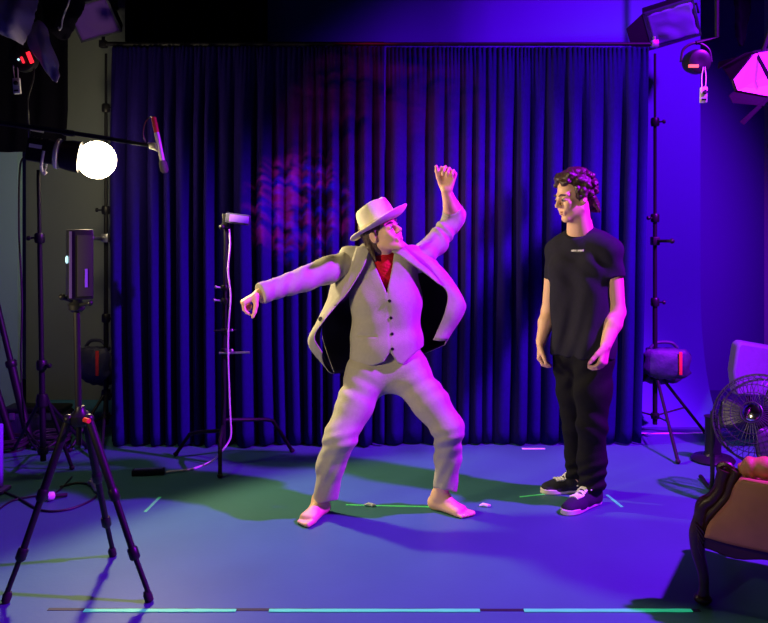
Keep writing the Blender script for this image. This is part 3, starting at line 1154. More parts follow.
h.ell(mT(0, -0.030, 0.054), (0.083, 0.094, 0.088), R_)
h.ell(mT(0, 0.095, 0.035), (0.07, 0.05, 0.062), R_, 0.01, 'sub')
h.ell(mT(0, -0.070, -0.020), (0.066, 0.046, 0.070), R_, 0.03)
hr = random.Random(5)
for i in range(190):
    th = hr.uniform(-math.pi, math.pi)
    el = hr.uniform(-0.55, 1.5)
    x, y, z = math.sin(th) * math.cos(el) * 0.088, -0.026 + math.cos(th) * math.cos(el) * 0.102, 0.052 + math.sin(el) * 0.090
    if z < 0.078 and y > 0.022:
        continue
    if z < 0.0 and abs(x) > 0.06 and y > -0.045:
        continue
    rr = hr.uniform(0.011, 0.019)
    a2 = hr.uniform(0, 6.28)
    dv = Vector((math.cos(a2), math.sin(a2), -0.4)) * 0.016
    h.chain([mT(x, y, z), mT(x + dv.x, y + dv.y * .6, z + dv.z), mT(x + dv.x * 1.6, y - dv.y * .3, z + dv.z * 2.2)], [rr, rr * 0.85, rr * 0.5], 0.006)
for i in range(26):                                    # locks at the nape
    a = -1.0 + 2.0 * i / 25
    x, y = math.sin(a) * 0.070, -0.040 - math.cos(a) * 0.066
    h.chain([mT(x, y, -0.02), mT(x + hr.uniform(-.01, .01), y - 0.012, -0.06), mT(x + hr.uniform(-.015, .015), y - hr.uniform(.005, .025), -0.088 - hr.uniform(0, .02))], [0.016, 0.013, 0.006], 0.006)
for i in range(9):                                     # forehead fringe
    x = -0.055 + 0.11 * i / 8
    h.chain([mT(x, 0.035, 0.128), mT(x + 0.012, 0.066 - abs(x) * .35, 0.112), mT(x + 0.018, 0.073 - abs(x) * .5, 0.090 + 0.012 * (i % 3))], [0.013, 0.010, 0.004], 0.006)
for sg in (-1, 1):                                     # sideburns
    h.chain([mT(sg * 0.074, 0.018, 0.050), mT(sg * 0.077, 0.018, 0.010), mT(sg * 0.074, 0.020, -0.022)], [0.014, 0.010, 0.004], 0.006)
h.build('hair', M_hairb, man)

# t-shirt
v = Vol((0.70, 3.90, 0.70), (1.42, 4.75, 1.50), 0.0048)
fM = Vector((-0.62, -0.78, 0))
for (a, b, ra, rb) in ((P(570, 268, 4.37), P(572, 345, 4.37), 0.115, 0.108), (P(594, 268, 4.28), P(593, 345, 4.27), 0.115, 0.112)):
    v.cone(a, b, ra, rb, 0.05)
v.cone(P(572, 345, 4.37), P(572, 362, 4.37), 0.110, 0.112, 0.04)
v.cone(P(593, 345, 4.27), P(593, 362, 4.27), 0.114, 0.116, 0.04)
v.chain([P(557, 251, 4.45), P(579, 245, 4.33), P(610, 251, 4.21)], [0.062, 0.072, 0.062], 0.05)
# trapezius slope up to the neckline
v.chain([P(584, 236, 4.335), P(600, 244, 4.26), P(611, 250, 4.21)], [0.070, 0.060, 0.058], 0.04)
v.chain([P(577, 238, 4.345), P(564, 246, 4.40), P(557, 251, 4.45)], [0.066, 0.058, 0.058], 0.04)
v.field(lambda X, Y, Z: P(583, 355.5, 4.3).z + 0.004 * np.sin(X * 40 + Y * 30) - Z, 'keep')
w = Vol((0.70, 3.90, 0.70), (1.42, 4.75, 1.50), 0.0048)
w.chain([P(609, 253, 4.215), P(614, 290, 4.205)], [0.064, 0.066], 0.04)
w.chain([P(558, 253, 4.44), P(553, 290, 4.46)], [0.060, 0.060], 0.04)
w.field(lambda X, Y, Z: P(0, 277, 4.2).z + 0.10 * (X - 1.2) + 0 * Y - Z, 'keep')
hh_ = np.maximum(0.02 - np.abs(v.V - w.V), 0) / 0.02
v.V = np.minimum(v.V, w.V) - hh_ * hh_ * 0.005
nk = neckM + Vector((-0.018, -0.022, 0.040))


def tee_neck(X, Y, Z):
    # tilted round neckline
    ax = Vector((-0.35, -0.5, 0.8)).normalized()
    dx, dy, dz = X - nk.x, Y - nk.y, Z - nk.z
    t = dx * ax.x + dy * ax.y + dz * ax.z
    q = np.sqrt(np.maximum(dx * dx + dy * dy + dz * dz - t * t, 0))
    return np.maximum(q - 0.074, -t - 0.012)


v.field(tee_neck, 'cut')


def tee_fold(X, Y, Z):
    px = pxX(X, Y)
    py = pyZ(Y, Z)
    g = 0.0042 * np.sin((px * 0.55 + 0.18 * py) * 0.75 + 0.8 * np.sin(py * 0.05)) * np.clip((py - 285) / 50, 0, 1)
    g = g + 0.004 * np.sin((py * 0.8 - px) * 0.25) * np.exp(-((py - 275) / 18) ** 2)
    return g


v.field(tee_fold)
tee = v.build('t_shirt', M_tee, man)
tr = caster(tee)
mk = MB()
rg = random.Random(2)
for (xa, xb) in ((571.4, 576.4), (577.6, 583.0)):      # the small illegible two-word print on the chest
    x = xa
    while x < xb:
        w = rg.uniform(0.75, 1.1)
        l, n = hit(tr, x + w / 2, 250.6 + rg.uniform(-.15, .15))
        q = n.to_track_quat('Z', 'Y').to_matrix()
        mk.box(l + n * 0.001, (w * 0.0050, 0.0105 * rg.uniform(0.8, 1.1), 0.002), q)
        x += w + 0.12
mk.build('chest_print', M_lace, tee, smooth=False, label='small white print on the chest')

# jeans
v = Vol((0.70, 3.95, 0.02), (1.36, 4.75, 0.92), 0.0048)
v.chain([P(572, 352, 4.37), P(592, 352, 4.27)], [0.104, 0.106], 0.05)
v.chain([hipN, P(593, 392, 4.25), knN, P(592, 460, 4.27), P(592, 494, 4.29)], [0.106, 0.092, 0.074, 0.072, 0.070], 0.04)
v.chain([hipF, P(573, 392, 4.38), knF, P(577, 455, 4.45), P(578, 488, 4.5)], [0.100, 0.088, 0.070, 0.066, 0.064], 0.02)
v.field(lambda X, Y, Z: np.maximum(0.085 - Z + 0 * X + 0 * Y, -1), 'keep')


def jfold(X, Y, Z):
    px = pxX(X, Y)
    py = pyZ(Y, Z)
    g = 0.006 * np.sin(py * 0.55 + px * 0.2) * np.clip((py - 455) / 20, 0, 1)
    return g + 0.004 * np.sin(py * 0.35 - px * 0.25) * np.exp(-((py - 425) / 16) ** 2) + 0.004 * np.sin((py + px) * 0.25) * np.exp(-((py - 375) / 18) ** 2)


v.field(jfold)
v.build('jeans', M_jean, man)


# sneakers
def shoe(parent, heel, toe, label):
    heel, toe = Vector(heel), Vector(toe)
    d = (toe - heel)
    L = d.length
    d.normalize()
    sd = Vector((d.y, -d.x, 0))
    up = Vector((0, 0, 1))

    def S(t, o, z):
        return heel + d * (t * L) + sd * o + up * z
    prof_w = [(0.0, 0.004), (0.02, 0.024), (0.08, 0.033), (0.25, 0.034), (0.45, 0.036), (0.62, 0.045), (0.75, 0.049), (0.86, 0.044), (0.94, 0.032), (0.985, 0.016), (1.0, 0.003)]
    poly = [S(t, -w, 0.0) for t, w in prof_w] + [S(t, w, 0.0) for t, w in prof_w[::-1]]
    v = Vol(tuple(Vector([min(heel[i], toe[i]) - 0.12 for i in range(2)] + [-0.005])), tuple(Vector([max(heel[i], toe[i]) + 0.12 for i in range(2)] + [0.16])), 0.004)
    v.cone(S(0.14, 0, 0.03), S(0.14, 0, 0.085), 0.034, 0.033, 0.03)
    v.chain([S(0.14, 0, 0.045), S(0.40, 0, 0.045), S(0.70, 0.0, 0.030), S(0.88, 0, 0.026)], [0.037, 0.038, 0.036, 0.026], 0.04)
    for o in (-0.014, 0.014):
        v.chain([S(0.60, o, 0.026), S(0.86, o * .8, 0.024)], [0.032, 0.027], 0.02)
    v.chain([S(0.16, 0, 0.085), S(0.44, 0, 0.080)], [0.034, 0.024], 0.03)
    v.field(lambda X, Y, Z: 0.016 - Z + 0 * X + 0 * Y, 'keep')
    v.field(lambda X, Y, Z: Z - 0.112 + 0 * X + 0 * Y, 'keep')
    up_o = v.build('sneaker', M_canvas, parent, label=label)
    MB().prism([p + up * 0.001 for p in poly], up * 0.029).build('sole', M_sole, up_o, bevel=0.005, label='off white rubber sole')
    tr = caster(up_o)
    lc = MB()

    def top(t, o):
        q = S(t, o, 0.3)
        loc, _, _, _ = tr.ray_cast(q, Vector((0, 0, -1)))
        return (loc if loc else S(t, o, 0.06)) + up * 0.003
    for i in range(6):
        t = 0.40 + i * 0.055
        w = 0.026
        lc.tube([top(t, -w), top(t + 0.012, -w * .4), top(t + 0.02, w * .4), top(t + 0.03, w)], 0.0056, 6)
        lc.tube([top(t + 0.03, -w), top(t + 0.02, -w * .4), top(t + 0.012, w * .4), top(t, w)], 0.0045, 6)
    for sg in (-1, 1):                                  # the bow
        b = top(0.40, 0)
        lc.tube([b, b + sd * sg * 0.025 + up * 0.018, b + sd * sg * 0.042 + up * 0.006 - d * 0.01, b + sd * sg * 0.02 - d * 0.006 + up * 0.004], 0.004, 6)
        lc.tube([b, b + sd * sg * 0.030 - d * 0.03 + up * 0.004, b + sd * sg * 0.046 + d * 0.01 - up * 0.008], 0.0035, 6)
    lc.build('laces', M_lace, up_o, label='white laces')


shoe(man, (1.165, 4.330, 0), (0.925, 4.130, 0), 'dark sneaker nearer the camera with bright laces')
shoe(man, (1.17, 4.52, 0), (0.875, 4.475, 0), 'dark sneaker farther back, partly hidden')
# ---------------------------------------------------------------- lighting gear, furniture, small things
def axes(fwd, up=(0, 0, 1)):
    f = Vector(fwd).normalized()
    u = Vector(up)
    u = (u - f * u.dot(f)).normalized()
    r = f.cross(u)
    return r, f, u, Matrix((r, f, u)).transposed()


def tripod_stand(base, top_z, label, feet, hub_z, cols, group, lean=(0, 0), r=0.017, name='light_stand', brace=True):
    """a telescopic pole with collars and three folding legs"""
    base = Vector(base)
    t = thing(name, label, 'stand', base, group)
    lean = Vector((lean[0], lean[1], 0))

    def at(z):
        return base + lean * ((z - 0.0) / top_z) + Vector((0, 0, z))
    zs = [0.10] + cols + [top_z]
    for i in range(len(zs) - 1):
        rr = r * (1 - 0.16 * i)
        MB().cyl(at(zs[i] - (0.02 if i else 0)), at(zs[i + 1]), rr, n=14).build('pole', M_black, t)
    for i, z in enumerate(cols):
        c = MB().lathe([(r * 1.5, -0.03), (r * 1.75, -0.02), (r * 1.75, 0.02), (r * 1.4, 0.03)], at(z), n=16).build('collar', M_blackp, t)
        sx = 1 if i % 2 == 0 else -1
        MB().cyl(at(z), at(z) + Vector((0.045 * sx, -0.02, 0)), 0.006, n=8).lathe([(0.008, 0), (0.015, 0.004), (0.015, 0.016), (0.010, 0.022)], at(z) + Vector((0.045 * sx, -0.02, 0)), (sx, -0.4, 0), 10).build('knob', M_blackp, c)
    MB().lathe([(r * 1.9, -0.035), (r * 2.1, 0), (r * 1.7, 0.035)], at(hub_z), n=16).build('leg_hub', M_blackp, t)
    MB().lathe([(r * 1.6, -0.02), (r * 1.9, 0), (r * 1.6, 0.02)], at(0.16), n=16).build('lower_collar', M_blackp, t)
    for f in feet:
        f = Vector(f)
        d = (f - at(hub_z))
        top = at(hub_z) + Vector((d.x, d.y, 0)).normalized() * r * 1.8
        lg = MB().cyl(top, f + Vector((0, 0, 0.015)), r * 0.66, n=10).build('leg', M_black, t)
        MB().ball(f + Vector((0, 0, 0.016)), (0.017, 0.017, 0.016), 10).build('rubber_foot', M_rubber, lg)
        if brace:
            MB().cyl(at(0.16), top.lerp(f, 0.55), r * 0.4, n=8).build('brace', M_black, t)
    return t, at


G_ST = 'tall stands at the two ends of the crossbar'
# right backdrop stand
rb = P(655, 0, 5.62)
tripod_stand((rb.x, 5.62, 0), ZT - 0.02, 'black telescopic stand at the right end of the curtain, its tripod legs on the floor',
             [PF(678, 464), PF(705, 434.5), Vector((rb.x - 0.42, 5.84, 0))], P(0, 374, 5.62).z,
             [P(0, 302, 5.62).z, P(0, 218, 5.62).z, P(0, 122, 5.62).z], G_ST)
ck = MB().cyl(P(655, 241, 5.6), P(672, 241, 5.45), 0.011).ball(P(672, 241, 5.45), 0.018).box(P(655, 241, 5.6), (0.05, 0.07, 0.06), bev=0.008)
props(ck.build('clamp', M_black), 'small black clamp arm sticking out from the right curtain stand', 'clamp')
# left backdrop stand
lb_ = P(106, 0, 5.62)
tripod_stand((lb_.x, 5.62, 0), ZT - 0.02, 'black telescopic stand at the left end of the curtain behind the boxed tripod',
             [PF(101, 463), PF(70, 452), Vector((lb_.x + 0.30, 5.80, 0))], P(0, 395, 5.62).z,
             [P(0, 318, 5.62).z, P(0, 210, 5.62).z, P(0, 108, 5.62).z], G_ST)
ck = MB().cyl(P(106, 238, 5.6), P(92, 238, 5.45), 0.013).ball(P(92, 238, 5.45), 0.02).box(P(106, 238, 5.6), (0.05, 0.07, 0.06), bev=0.008)
props(ck.build('clamp', M_steel), 'small shiny clamp on the left curtain stand beside the black box', 'clamp')


def sandbag(c, w, h, label):
    t = thing('sandbag', label, 'sandbag', c, 'sandbags weighing down the curtain stands')
    x0, y0, z0 = c
    for k, (dz, dy) in enumerate(((0.0, -0.07), (-0.06, 0.075))):
        rows = []
        n = 20
        for i in range(13):
            u = i / 12
            sw = (math.sin(math.pi * min(max(u, 0.0), 1)) ** 0.35) if 0 < u < 1 else 0.02
            row = []
            for j in range(n + 1):
                a = 2 * math.pi * j / n
                ww = 0.055 * sw * (1 + 0.10 * math.sin(5 * a + i))
                hh = h / 2 * (0.62 + 0.38 * sw) * (1 + 0.05 * math.sin(3 * a + 2 * i))
                row.append(Vector((x0 - w / 2 + w * u + 0.008 * math.sin(a * 3), y0 + dy + ww * math.cos(a), z0 + dz + hh * math.sin(a) + 0.02 * (u - .5) ** 2)))
            rows.append(row)
        lobe = MB().grid(rows).build('bag_lobe', M_bag, t)
        MB().box((x0 + w * 0.22, y0 + dy - 0.055, z0 + dz + h * 0.05), (0.022, 0.012, h * 0.72), bev=0.004).build('red_strap', M_bagred, lobe, label='red strap')
    MB().tube(catmull([(x0 - w * .3, y0, z0 + h * .45), (x0 - w * .15, y0, z0 + h * .62), (x0 + w * .15, y0, z0 + h * .62), (x0 + w * .3, y0, z0 + h * .45)], 5), 0.012, 8).build('handle', M_bag, t)
    MB().box((x0, y0, z0 + h * 0.36), (w * .7, 0.13, 0.03), bev=0.01).build('saddle', M_bag, t)
    return t


c = P(664, 362, 5.62)
sandbag((c.x, 5.62, c.z), 0.32, 0.22, 'dark sandbag with red straps slung on the right curtain stand')
c = P(96, 362, 5.62)
sandbag((c.x, 5.62, c.z), 0.24, 0.24, 'dark sandbag slung on the left curtain stand behind the tripod')

# ---- round glowing lamp on its stand
LD = 4.75
lp = P(41, 0, LD)
st, at = tripod_stand((lp.x + 0.015, LD, 0), P(0, 170, LD).z, 'black stand carrying the round glowing lamp',
                      [PF(14, 452), PF(72, 470), Vector((lp.x + 0.05, 5.35, 0))], P(0, 400, LD).z,
                      [P(0, 365, LD).z, P(0, 238, LD).z], None, lean=(-0.03, 0))
lamp = thing('studio_lamp', 'studio lamp with a glowing round white dome facing the dancer, on the left stand', 'lamp', (lp.x, LD, P(0, 172, LD).z))
a0, a1 = P(28, 149, LD - 0.03), P(97, 160, LD + 0.05)
r_, f_, u_, RM = axes(a1 - a0)
MB().box(a0 + f_ * 0.075, (0.105, 0.155, 0.135), RM, bev=0.012).build('housing', M_blackp, lamp)
hs = MB()
for k in range(5):
    hs.box(a0 + f_ * (0.02 + k * 0.022) + u_ * 0.07, (0.085, 0.010, 0.012), RM)
hs.build('cooling_fin', M_blackp, lamp)
MB().lathe([(0.070, 0.150), (0.088, 0.158), (0.092, 0.172), (0.088, 0.18), (0.06, 0.18)], a0, f_, 28).build('mount_ring', M_white, lamp, label='metal mount ring, its glare painted white')  # steel ring coloured white to stand for the lamp's glare on it
MB().lathe([(0.055, 0.18), (0.082, 0.19), (0.092, 0.24), (0.096, 0.295), (0.05, 0.298)], a0, f_, 32).build('reflector', M_blackp, lamp)
MB().ball(a1, 0.113, 28).build('dome_diffuser', M_dome, lamp, label='glowing white dome')
ld = spot('round_lamp_beam', a1 + f_ * 0.17, a1 + Vector((0.80, -0.58, -0.13)), 230, (1.0, 0.81, 0.42), 135, 0.25, 0.085)
ld.location = ld.location - lamp.location
ld.parent = lamp
MB().box(a0 + f_ * 0.05 + u_ * 0.02 + r_ * 0.056, (0.004, 0.07, 0.022), RM).build('maker_plate', M_white, lamp)
yk = MB()
q = a0 + f_ * 0.10
for sg in (-1, 1):
    yk.tube([q + r_ * 0.062 * sg, q + r_ * 0.066 * sg - u_ * 0.09, q - u_ * 0.115 + r_ * 0.02 * sg], 0.009, 8)
yk.cyl(q - u_ * 0.115, Vector((q.x, q.y, P(0, 174, LD).z)), 0.014)
yk.build('yoke', M_white, lamp)  # white colour stands in for lamp spill on the yoke
MB().tube([a0 + u_ * 0.055, a0 + u_ * 0.115 - f_ * 0.012, a0 + u_ * 0.115 + f_ * 0.07], 0.008, 8).build('carry_handle', M_white, lamp)  # handle coloured white in place of bright lamp spill
cb_ = catmull([a0 - f_ * 0.0 - u_ * 0.03, P(20, 168, LD), P(19, 230, LD + .02), P(22, 300, LD), P(21, 370, LD), P(26, 430, LD + .1), PF(40, 455) + Vector((0, 0, 0.008))], 8)
props(MB().tube(cb_, 0.0055, 8).build('power_cable', M_cable_b), 'thin dark cable hanging down from the round glowing lamp', 'cable')

# ---- microphone boom
bd = 3.9
boom = thing('microphone_boom', 'thin boom pole reaching in from the left edge with a clip for the microphone', 'pole', P(0, 123, bd))
MB().cyl(P(-130, 104, bd), P(70, 133, bd), 0.011).cyl(P(68, 132.8, bd), P(150, 145.5, bd), 0.0085).build('pole', M_black, boom)
MB().lathe([(0.013, -0.03), (0.016, -0.02), (0.016, 0.02), (0.013, 0.03)], P(69, 133, bd), P(150, 145, bd) - P(69, 133, bd), 14).build('pole_lock', M_blackp, boom)
MB().box(P(153, 146, bd), (0.035, 0.03, 0.03), bev=0.005).tube([P(148, 143, bd), P(152, 148, bd - .01), P(157, 151, bd - .01), P(160, 144, bd)], 0.006, 8).build('shock_mount', M_steel, boom)
mc = thing('microphone', 'slim silver microphone with a red band clipped at the end of the boom', 'microphone', P(159, 146, bd - 0.03))
ma, mb_ = P(153.5, 117, bd - 0.03), P(165, 173, bd - 0.03)
d = (mb_ - ma)
MB().cyl(ma + d * 0.28, ma + d * 0.80, 0.0125).build('barrel', M_micbody, mc)
MB().lathe([(0.008, 0.0), (0.012, 0.004), (0.0125, 0.05), (0.0125, d.length * 0.28)], ma, d, 16).build('red_band', M_micred, mc, label='red rear band')
MB().lathe([(0.014, d.length * 0.78), (0.019, d.length * 0.82), (0.020, d.length * 0.95), (0.012, d.length)], ma, d, 16).build('foam_tip', M_foam, mc)
cb_ = catmull([ma + Vector((0, 0, 0)), P(150, 117, bd), P(145, 123, bd), P(143, 134, bd), P(144, 143, bd), P(120, 139, bd - 0.012), P(60, 129.5, bd - 0.014), P(0, 121, bd - 0.014)], 6)
props(MB().tube(cb_, 0.0035, 6).build('microphone_cable', M_cable_b), 'thin cable looping from the microphone back along the boom', 'cable')

# ---- foreground tripod with the black box
td = 3.30
tp = P(78, 0, td)
tri = thing('tripod', 'black camera tripod in the left foreground with splayed legs', 'tripod', (tp.x, td, 0))
hub = P(80, 418, td)
MB().cyl(P(78.5, 415, td), P(76.5, 308, td), 0.0135).build('centre_column', M_black, tri)
MB().cyl(P(79, 445, td), P(78.5, 415, td), 0.012).build('column_tail', M_black, tri)
MB().lathe([(0.03, -0.03), (0.042, -0.015), (0.042, 0.012), (0.022, 0.03), (0.018, 0.05)], hub, n=18).build('spider', M_blackp, tri)
hd = MB().lathe([(0.018, 0), (0.032, 0.01), (0.034, 0.03), (0.022, 0.045), (0.026, 0.06), (0.026, 0.065)], P(76.5, 312, td), n=18)
hd.cyl(P(76.5, 303, td), P(62, 297, td - .05), 0.008).ball(P(62, 297, td - .05), 0.014).cyl(P(76.5, 306, td), P(90, 303, td - .06), 0.007).ball(P(90, 303, td - .06), 0.012)
hd.build('pan_head', M_blackp, tri)
MB().box(P(76.5, 297, td), (0.09, 0.08, 0.015), bev=0.004).build('mount_plate', M_steel, tri)
for (fx, fy) in ((5, 603), (150, 602), (113, 556)):
    foot = PF(fx, fy)
    dd = Vector((foot.x - hub.x, foot.y - hub.y, 0)).normalized()
    top = hub + dd * 0.045
    lg = MB().cyl(top, top.lerp(foot, 0.42), 0.0165).cyl(top.lerp(foot, 0.40), top.lerp(foot, 0.74), 0.0135).cyl(top.lerp(foot, 0.72), foot + Vector((0, 0, 0.02)), 0.0105).build('leg', M_black, tri)
    for q in (0.42, 0.74):
        pp = top.lerp(foot, q)
        MB().lathe([(0.017, -0.025), (0.021, -0.018), (0.021, 0.018), (0.016, 0.025)], pp, foot - top, 14).build('leg_lock', M_blackp, lg)
    MB().lathe([(0.011, 0.0), (0.017, 0.004), (0.018, 0.03), (0.012, 0.045)], foot + Vector((0, 0, 0.001)), top - foot, 12).build('rubber_foot', M_rubber, lg)
    MB().ball(top, 0.022, 10).build('hinge', M_blackp, lg)
MB().cyl(hub + Vector((0.03, -0.03, 0.0)), hub + Vector((0.055, -0.05, 0.0)), 0.010).build('hinge_knob', M_micred, tri, label='pink red hinge knob')

bx = thing('speaker_box', 'upright black box with a lit side strip standing on the tripod in the foreground', 'box', P(78, 296, td))
ang = Matrix.Rotation(math.radians(28), 3, 'Z')
bc = P(79.5, 264, td)
MB().box(bc, (0.095, 0.11, 0.285), ang, bev=0.006).build('cabinet', M_blackp, bx)
MB().box(bc + ang @ Vector((0.014, -0.058, -0.005)), (0.06, 0.006, 0.25), ang, bev=0.002).build('grille', M_rubber, bx)
MB().box(bc + ang @ Vector((-0.042, -0.057, 0.0)), (0.010, 0.008, 0.27), ang).build('edge_trim', M_steel, bx)
MB().box(bc + ang @ Vector((0.018, -0.062, -0.055)), (0.010, 0.004, 0.075), ang).build('badge', M_silk, bx)
MB().ball(bc + ang @ Vector((-0.052, -0.03, 0.02)), (0.006, 0.009, 0.016), 12).build('indicator_light', M_ledb, bx, label='pale blue indicator light')

# ---- thin cable stand left of the dancer (turtle base)
cd = 5.02
cbx = P(223, 0, cd)
cs = thing('grip_stand', 'thin black grip stand with small arms, left of the dancer in front of the curtain', 'stand', (cbx.x, cd, 0))
top = P(226, 222, cd)
MB().cyl(Vector((cbx.x, cd, 0.10)), P(224, 350, cd), 0.017).build('pole', M_black, cs)
MB().cyl(P(224, 352, cd), P(225, 290, cd), 0.0145).build('pole', M_black, cs)
MB().cyl(P(225, 292, cd), top, 0.012).build('pole', M_black, cs)
for (py, sx, L) in ((288, -1, 0.05), (301, -1, 0.06), (331, 1, 0.05), (351, 1, 0.05)):
    k = MB().lathe([(0.02, -0.018), (0.025, -0.01), (0.025, 0.01), (0.02, 0.018)], P(224.5, py, cd), n=14).build('collar', M_blackp, cs)
    MB().cyl(P(224.5, py, cd), P(224.5, py, cd) + Vector((L * sx, -0.02, 0.008)), 0.006, n=8).ball(P(224.5, py, cd) + Vector((L * sx, -0.02, 0.008)), 0.011, 8).build('knob', M_steel, k)
MB().cyl(P(219, 353, cd - 0.03), P(250, 352.5, cd - 0.03), 0.0075).build('side_arm', M_steel, cs, label='bright short side arm')
MB().cyl(P(214, 331, cd - 0.02), P(236, 330, cd - 0.02), 0.0065).build('side_arm', M_black, cs)
for (pts) in ([Vector((cbx.x, cd, 0.27)), Vector((cbx.x + 0.02, cd + .01, 0.275)), P(266, 419.5, 5.18), P(273, 421, 5.2), PF(292, 452.5) + Vector((0, 0, 0.014))],
              [Vector((cbx.x, cd, 0.24)), P(222, 430, 4.93), P(220, 440, 4.84), PF(220, 478) + Vector((0, 0, 0.014))],
              [Vector((cbx.x, cd, 0.21)), P(200, 432, 5.12), P(190, 434, 5.17), PF(176, 456) + Vector((0, 0, 0.014))]):
    lg = MB().tube(pts, 0.0125, 10).build('leg', M_black, cs)
    MB().ball(pts[-1], (0.018, 0.018, 0.0135), 10).build('rubber_foot', M_rubber, lg)
mon = thing('small_light', 'small box light clamped on top of the thin grip stand', 'light', P(230, 225, cd))
MB().box(P(238, 219, cd - 0.02), (0.15, 0.05, 0.065), Matrix.Rotation(0.12, 3, 'Y'), bev=0.008).build('housing', M_bag, mon)
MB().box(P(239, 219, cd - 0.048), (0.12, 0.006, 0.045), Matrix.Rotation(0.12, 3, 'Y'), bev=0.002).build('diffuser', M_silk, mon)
MB().box(P(226, 221, cd), (0.04, 0.06, 0.09), bev=0.008).ball(P(222, 227, cd - 0.03), 0.02).build('clamp', M_blackp, mon)
cb_ = catmull([P(229, 229, cd - .03), P(230, 245, cd - 0.035), P(228, 270, cd - 0.035), P(230.5, 296, cd - 0.035), P(228.5, 325, cd - 0.03), P(228, 352, cd - .045), P(229, 385, cd - .035), P(230, 412, cd - 0.045), P(231, 432, cd - 0.06), P(229, 441, cd - .07), P(221, 452, 4.93), PF(212, 462) + Vector((0, 0, 0.007)), PF(192, 470) + Vector((0, 0, 0.007)), PF(166, 474) + Vector((0, 0, 0.012))], 8)
props(MB().tube(cb_, 0.0058, 8).build('power_cable', M_cable_w), 'white cable running down the thin grip stand to the power strip on the floor', 'cable')
ps = thing('power_strip', 'dark flat power strip on the floor left of the grip stand', 'power strip', PF(149, 475))
a, b = PF(132, 475.5), PF(165, 474)
r_, f_, u_, RM = axes(b - a)
MB().box((a + b) / 2 + Vector((0, 0, 0.018)), (0.055, (b - a).length, 0.034), RM, bev=0.006).build('body', M_blackp, ps)
MB().box((a + b) / 2 + Vector((0, 0, 0.0365)), (0.026, (b - a).length * 0.84, 0.003), RM).build('socket_row', M_steel, ps)


# ---- hanging fixtures up on the grid
def panel_light(c, fwd, roll_up, size, label, group, doors=()):
    """a soft panel: frame, purple diffuser, back box, barn doors, hanging yoke"""
    c = Vector(c)
    r_, f_, u_, RM = axes(fwd, roll_up)
    t = thing('panel_light', label, 'light', c, group)
    w, h = size
    MB().box(c - f_ * 0.06, (w, 0.10, h), RM, bev=0.01).build('housing', M_blackp, t)
    fr = MB()
    for sx in (-1, 1):
        fr.box(c + r_ * sx * (w / 2 - 0.008) + f_ * 0.002, (0.016, 0.03, h), RM)
        fr.box(c + u_ * sx * (h / 2 - 0.008) + f_ * 0.002, (w, 0.03, 0.016), RM)
    fr.build('frame', M_bag, t)
    rows = []
    for i in range(13):
        rows.append([c + r_ * (w - 0.03) * (j / 12 - .5) + u_ * (h - 0.03) * (i / 12 - .5) + f_ * (0.012 + 0.012 * noise.noise(Vector((i * .35, j * .35, w * 9)))) for j in range(13)])
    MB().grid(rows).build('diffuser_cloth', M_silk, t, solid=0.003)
    for (sx, tilt, m) in doors:
        e = c + r_ * sx * w / 2 + f_ * 0.01
        o = (r_ * sx * math.cos(tilt) + f_ * math.sin(tilt)) * 0.16
        MB().prism([e - u_ * h / 2, e + u_ * h / 2, e + u_ * h / 2 * 0.8 + o, e - u_ * h / 2 * 0.8 + o], (r_ * sx * math.sin(tilt) - f_ * math.cos(tilt)) * 0.004).build('barn_door', m, t)
    yk = MB()
    for sx in (-1, 1):
        yk.tube([c + r_ * sx * (w / 2 + 0.012) - f_ * 0.06, c + r_ * sx * (w / 2 + 0.014) - f_ * 0.15 + u_ * 0.03, c - f_ * 0.18 + u_ * 0.05 + r_ * sx * 0.02], 0.009, 8)
    yk.cyl(c - f_ * 0.18 + u_ * 0.05, Vector((c - f_ * 0.18 + u_ * 0.05).xy.to_3d()) + Vector((0, 0, 4.70)), 0.016)
    yk.build('yoke', M_black, t)
    return t


GP = 'soft panel lights hung from the grid'
panel_light(P(94, 19, 5.75), (0.18, -0.80, -0.58), (-0.28, 0, 1), (0.305, 0.275), 'purple faced panel light hanging at the upper left corner of the curtain', GP)
panel_light(P(672, 24, 5.75), (-0.20, -0.78, -0.60), (-0.24, 0, 1), (0.35, 0.29), 'purple faced panel light hanging above the right end of the curtain', GP, doors=((1, 0.7, M_blackp),))


def grid_unit(c, label, led, group, s=1.0, px=None):
    """round black yoked head with lit digits"""
    c = Vector(c)
    t = thing('lamp_head', label, 'light', c, group)
    MB().lathe([(a * s, b * s) for a, b in [(0.03, -0.06), (0.062, -0.05), (0.072, 0.0), (0.066, 0.05), (0.045, 0.06), (0.02, 0.055)]], c, (0.1, -1, -0.15), 22).build('housing', M_blackp, t)
    MB().tube(catmull([c + Vector(q) * s for q in ((-0.088, 0, 0), (-0.07, 0, 0.075), (0, 0, 0.11), (0.07, 0, 0.075), (0.088, 0, 0))], 5), 0.008, 8).tube([c + Vector((0, 0, 0.11)) * s, Vector((px or c.x, c.y, c.z + 0.14)), Vector((px or c.x, c.y, 4.70))], 0.013, 10).build('yoke', M_black, t)
    return t, c


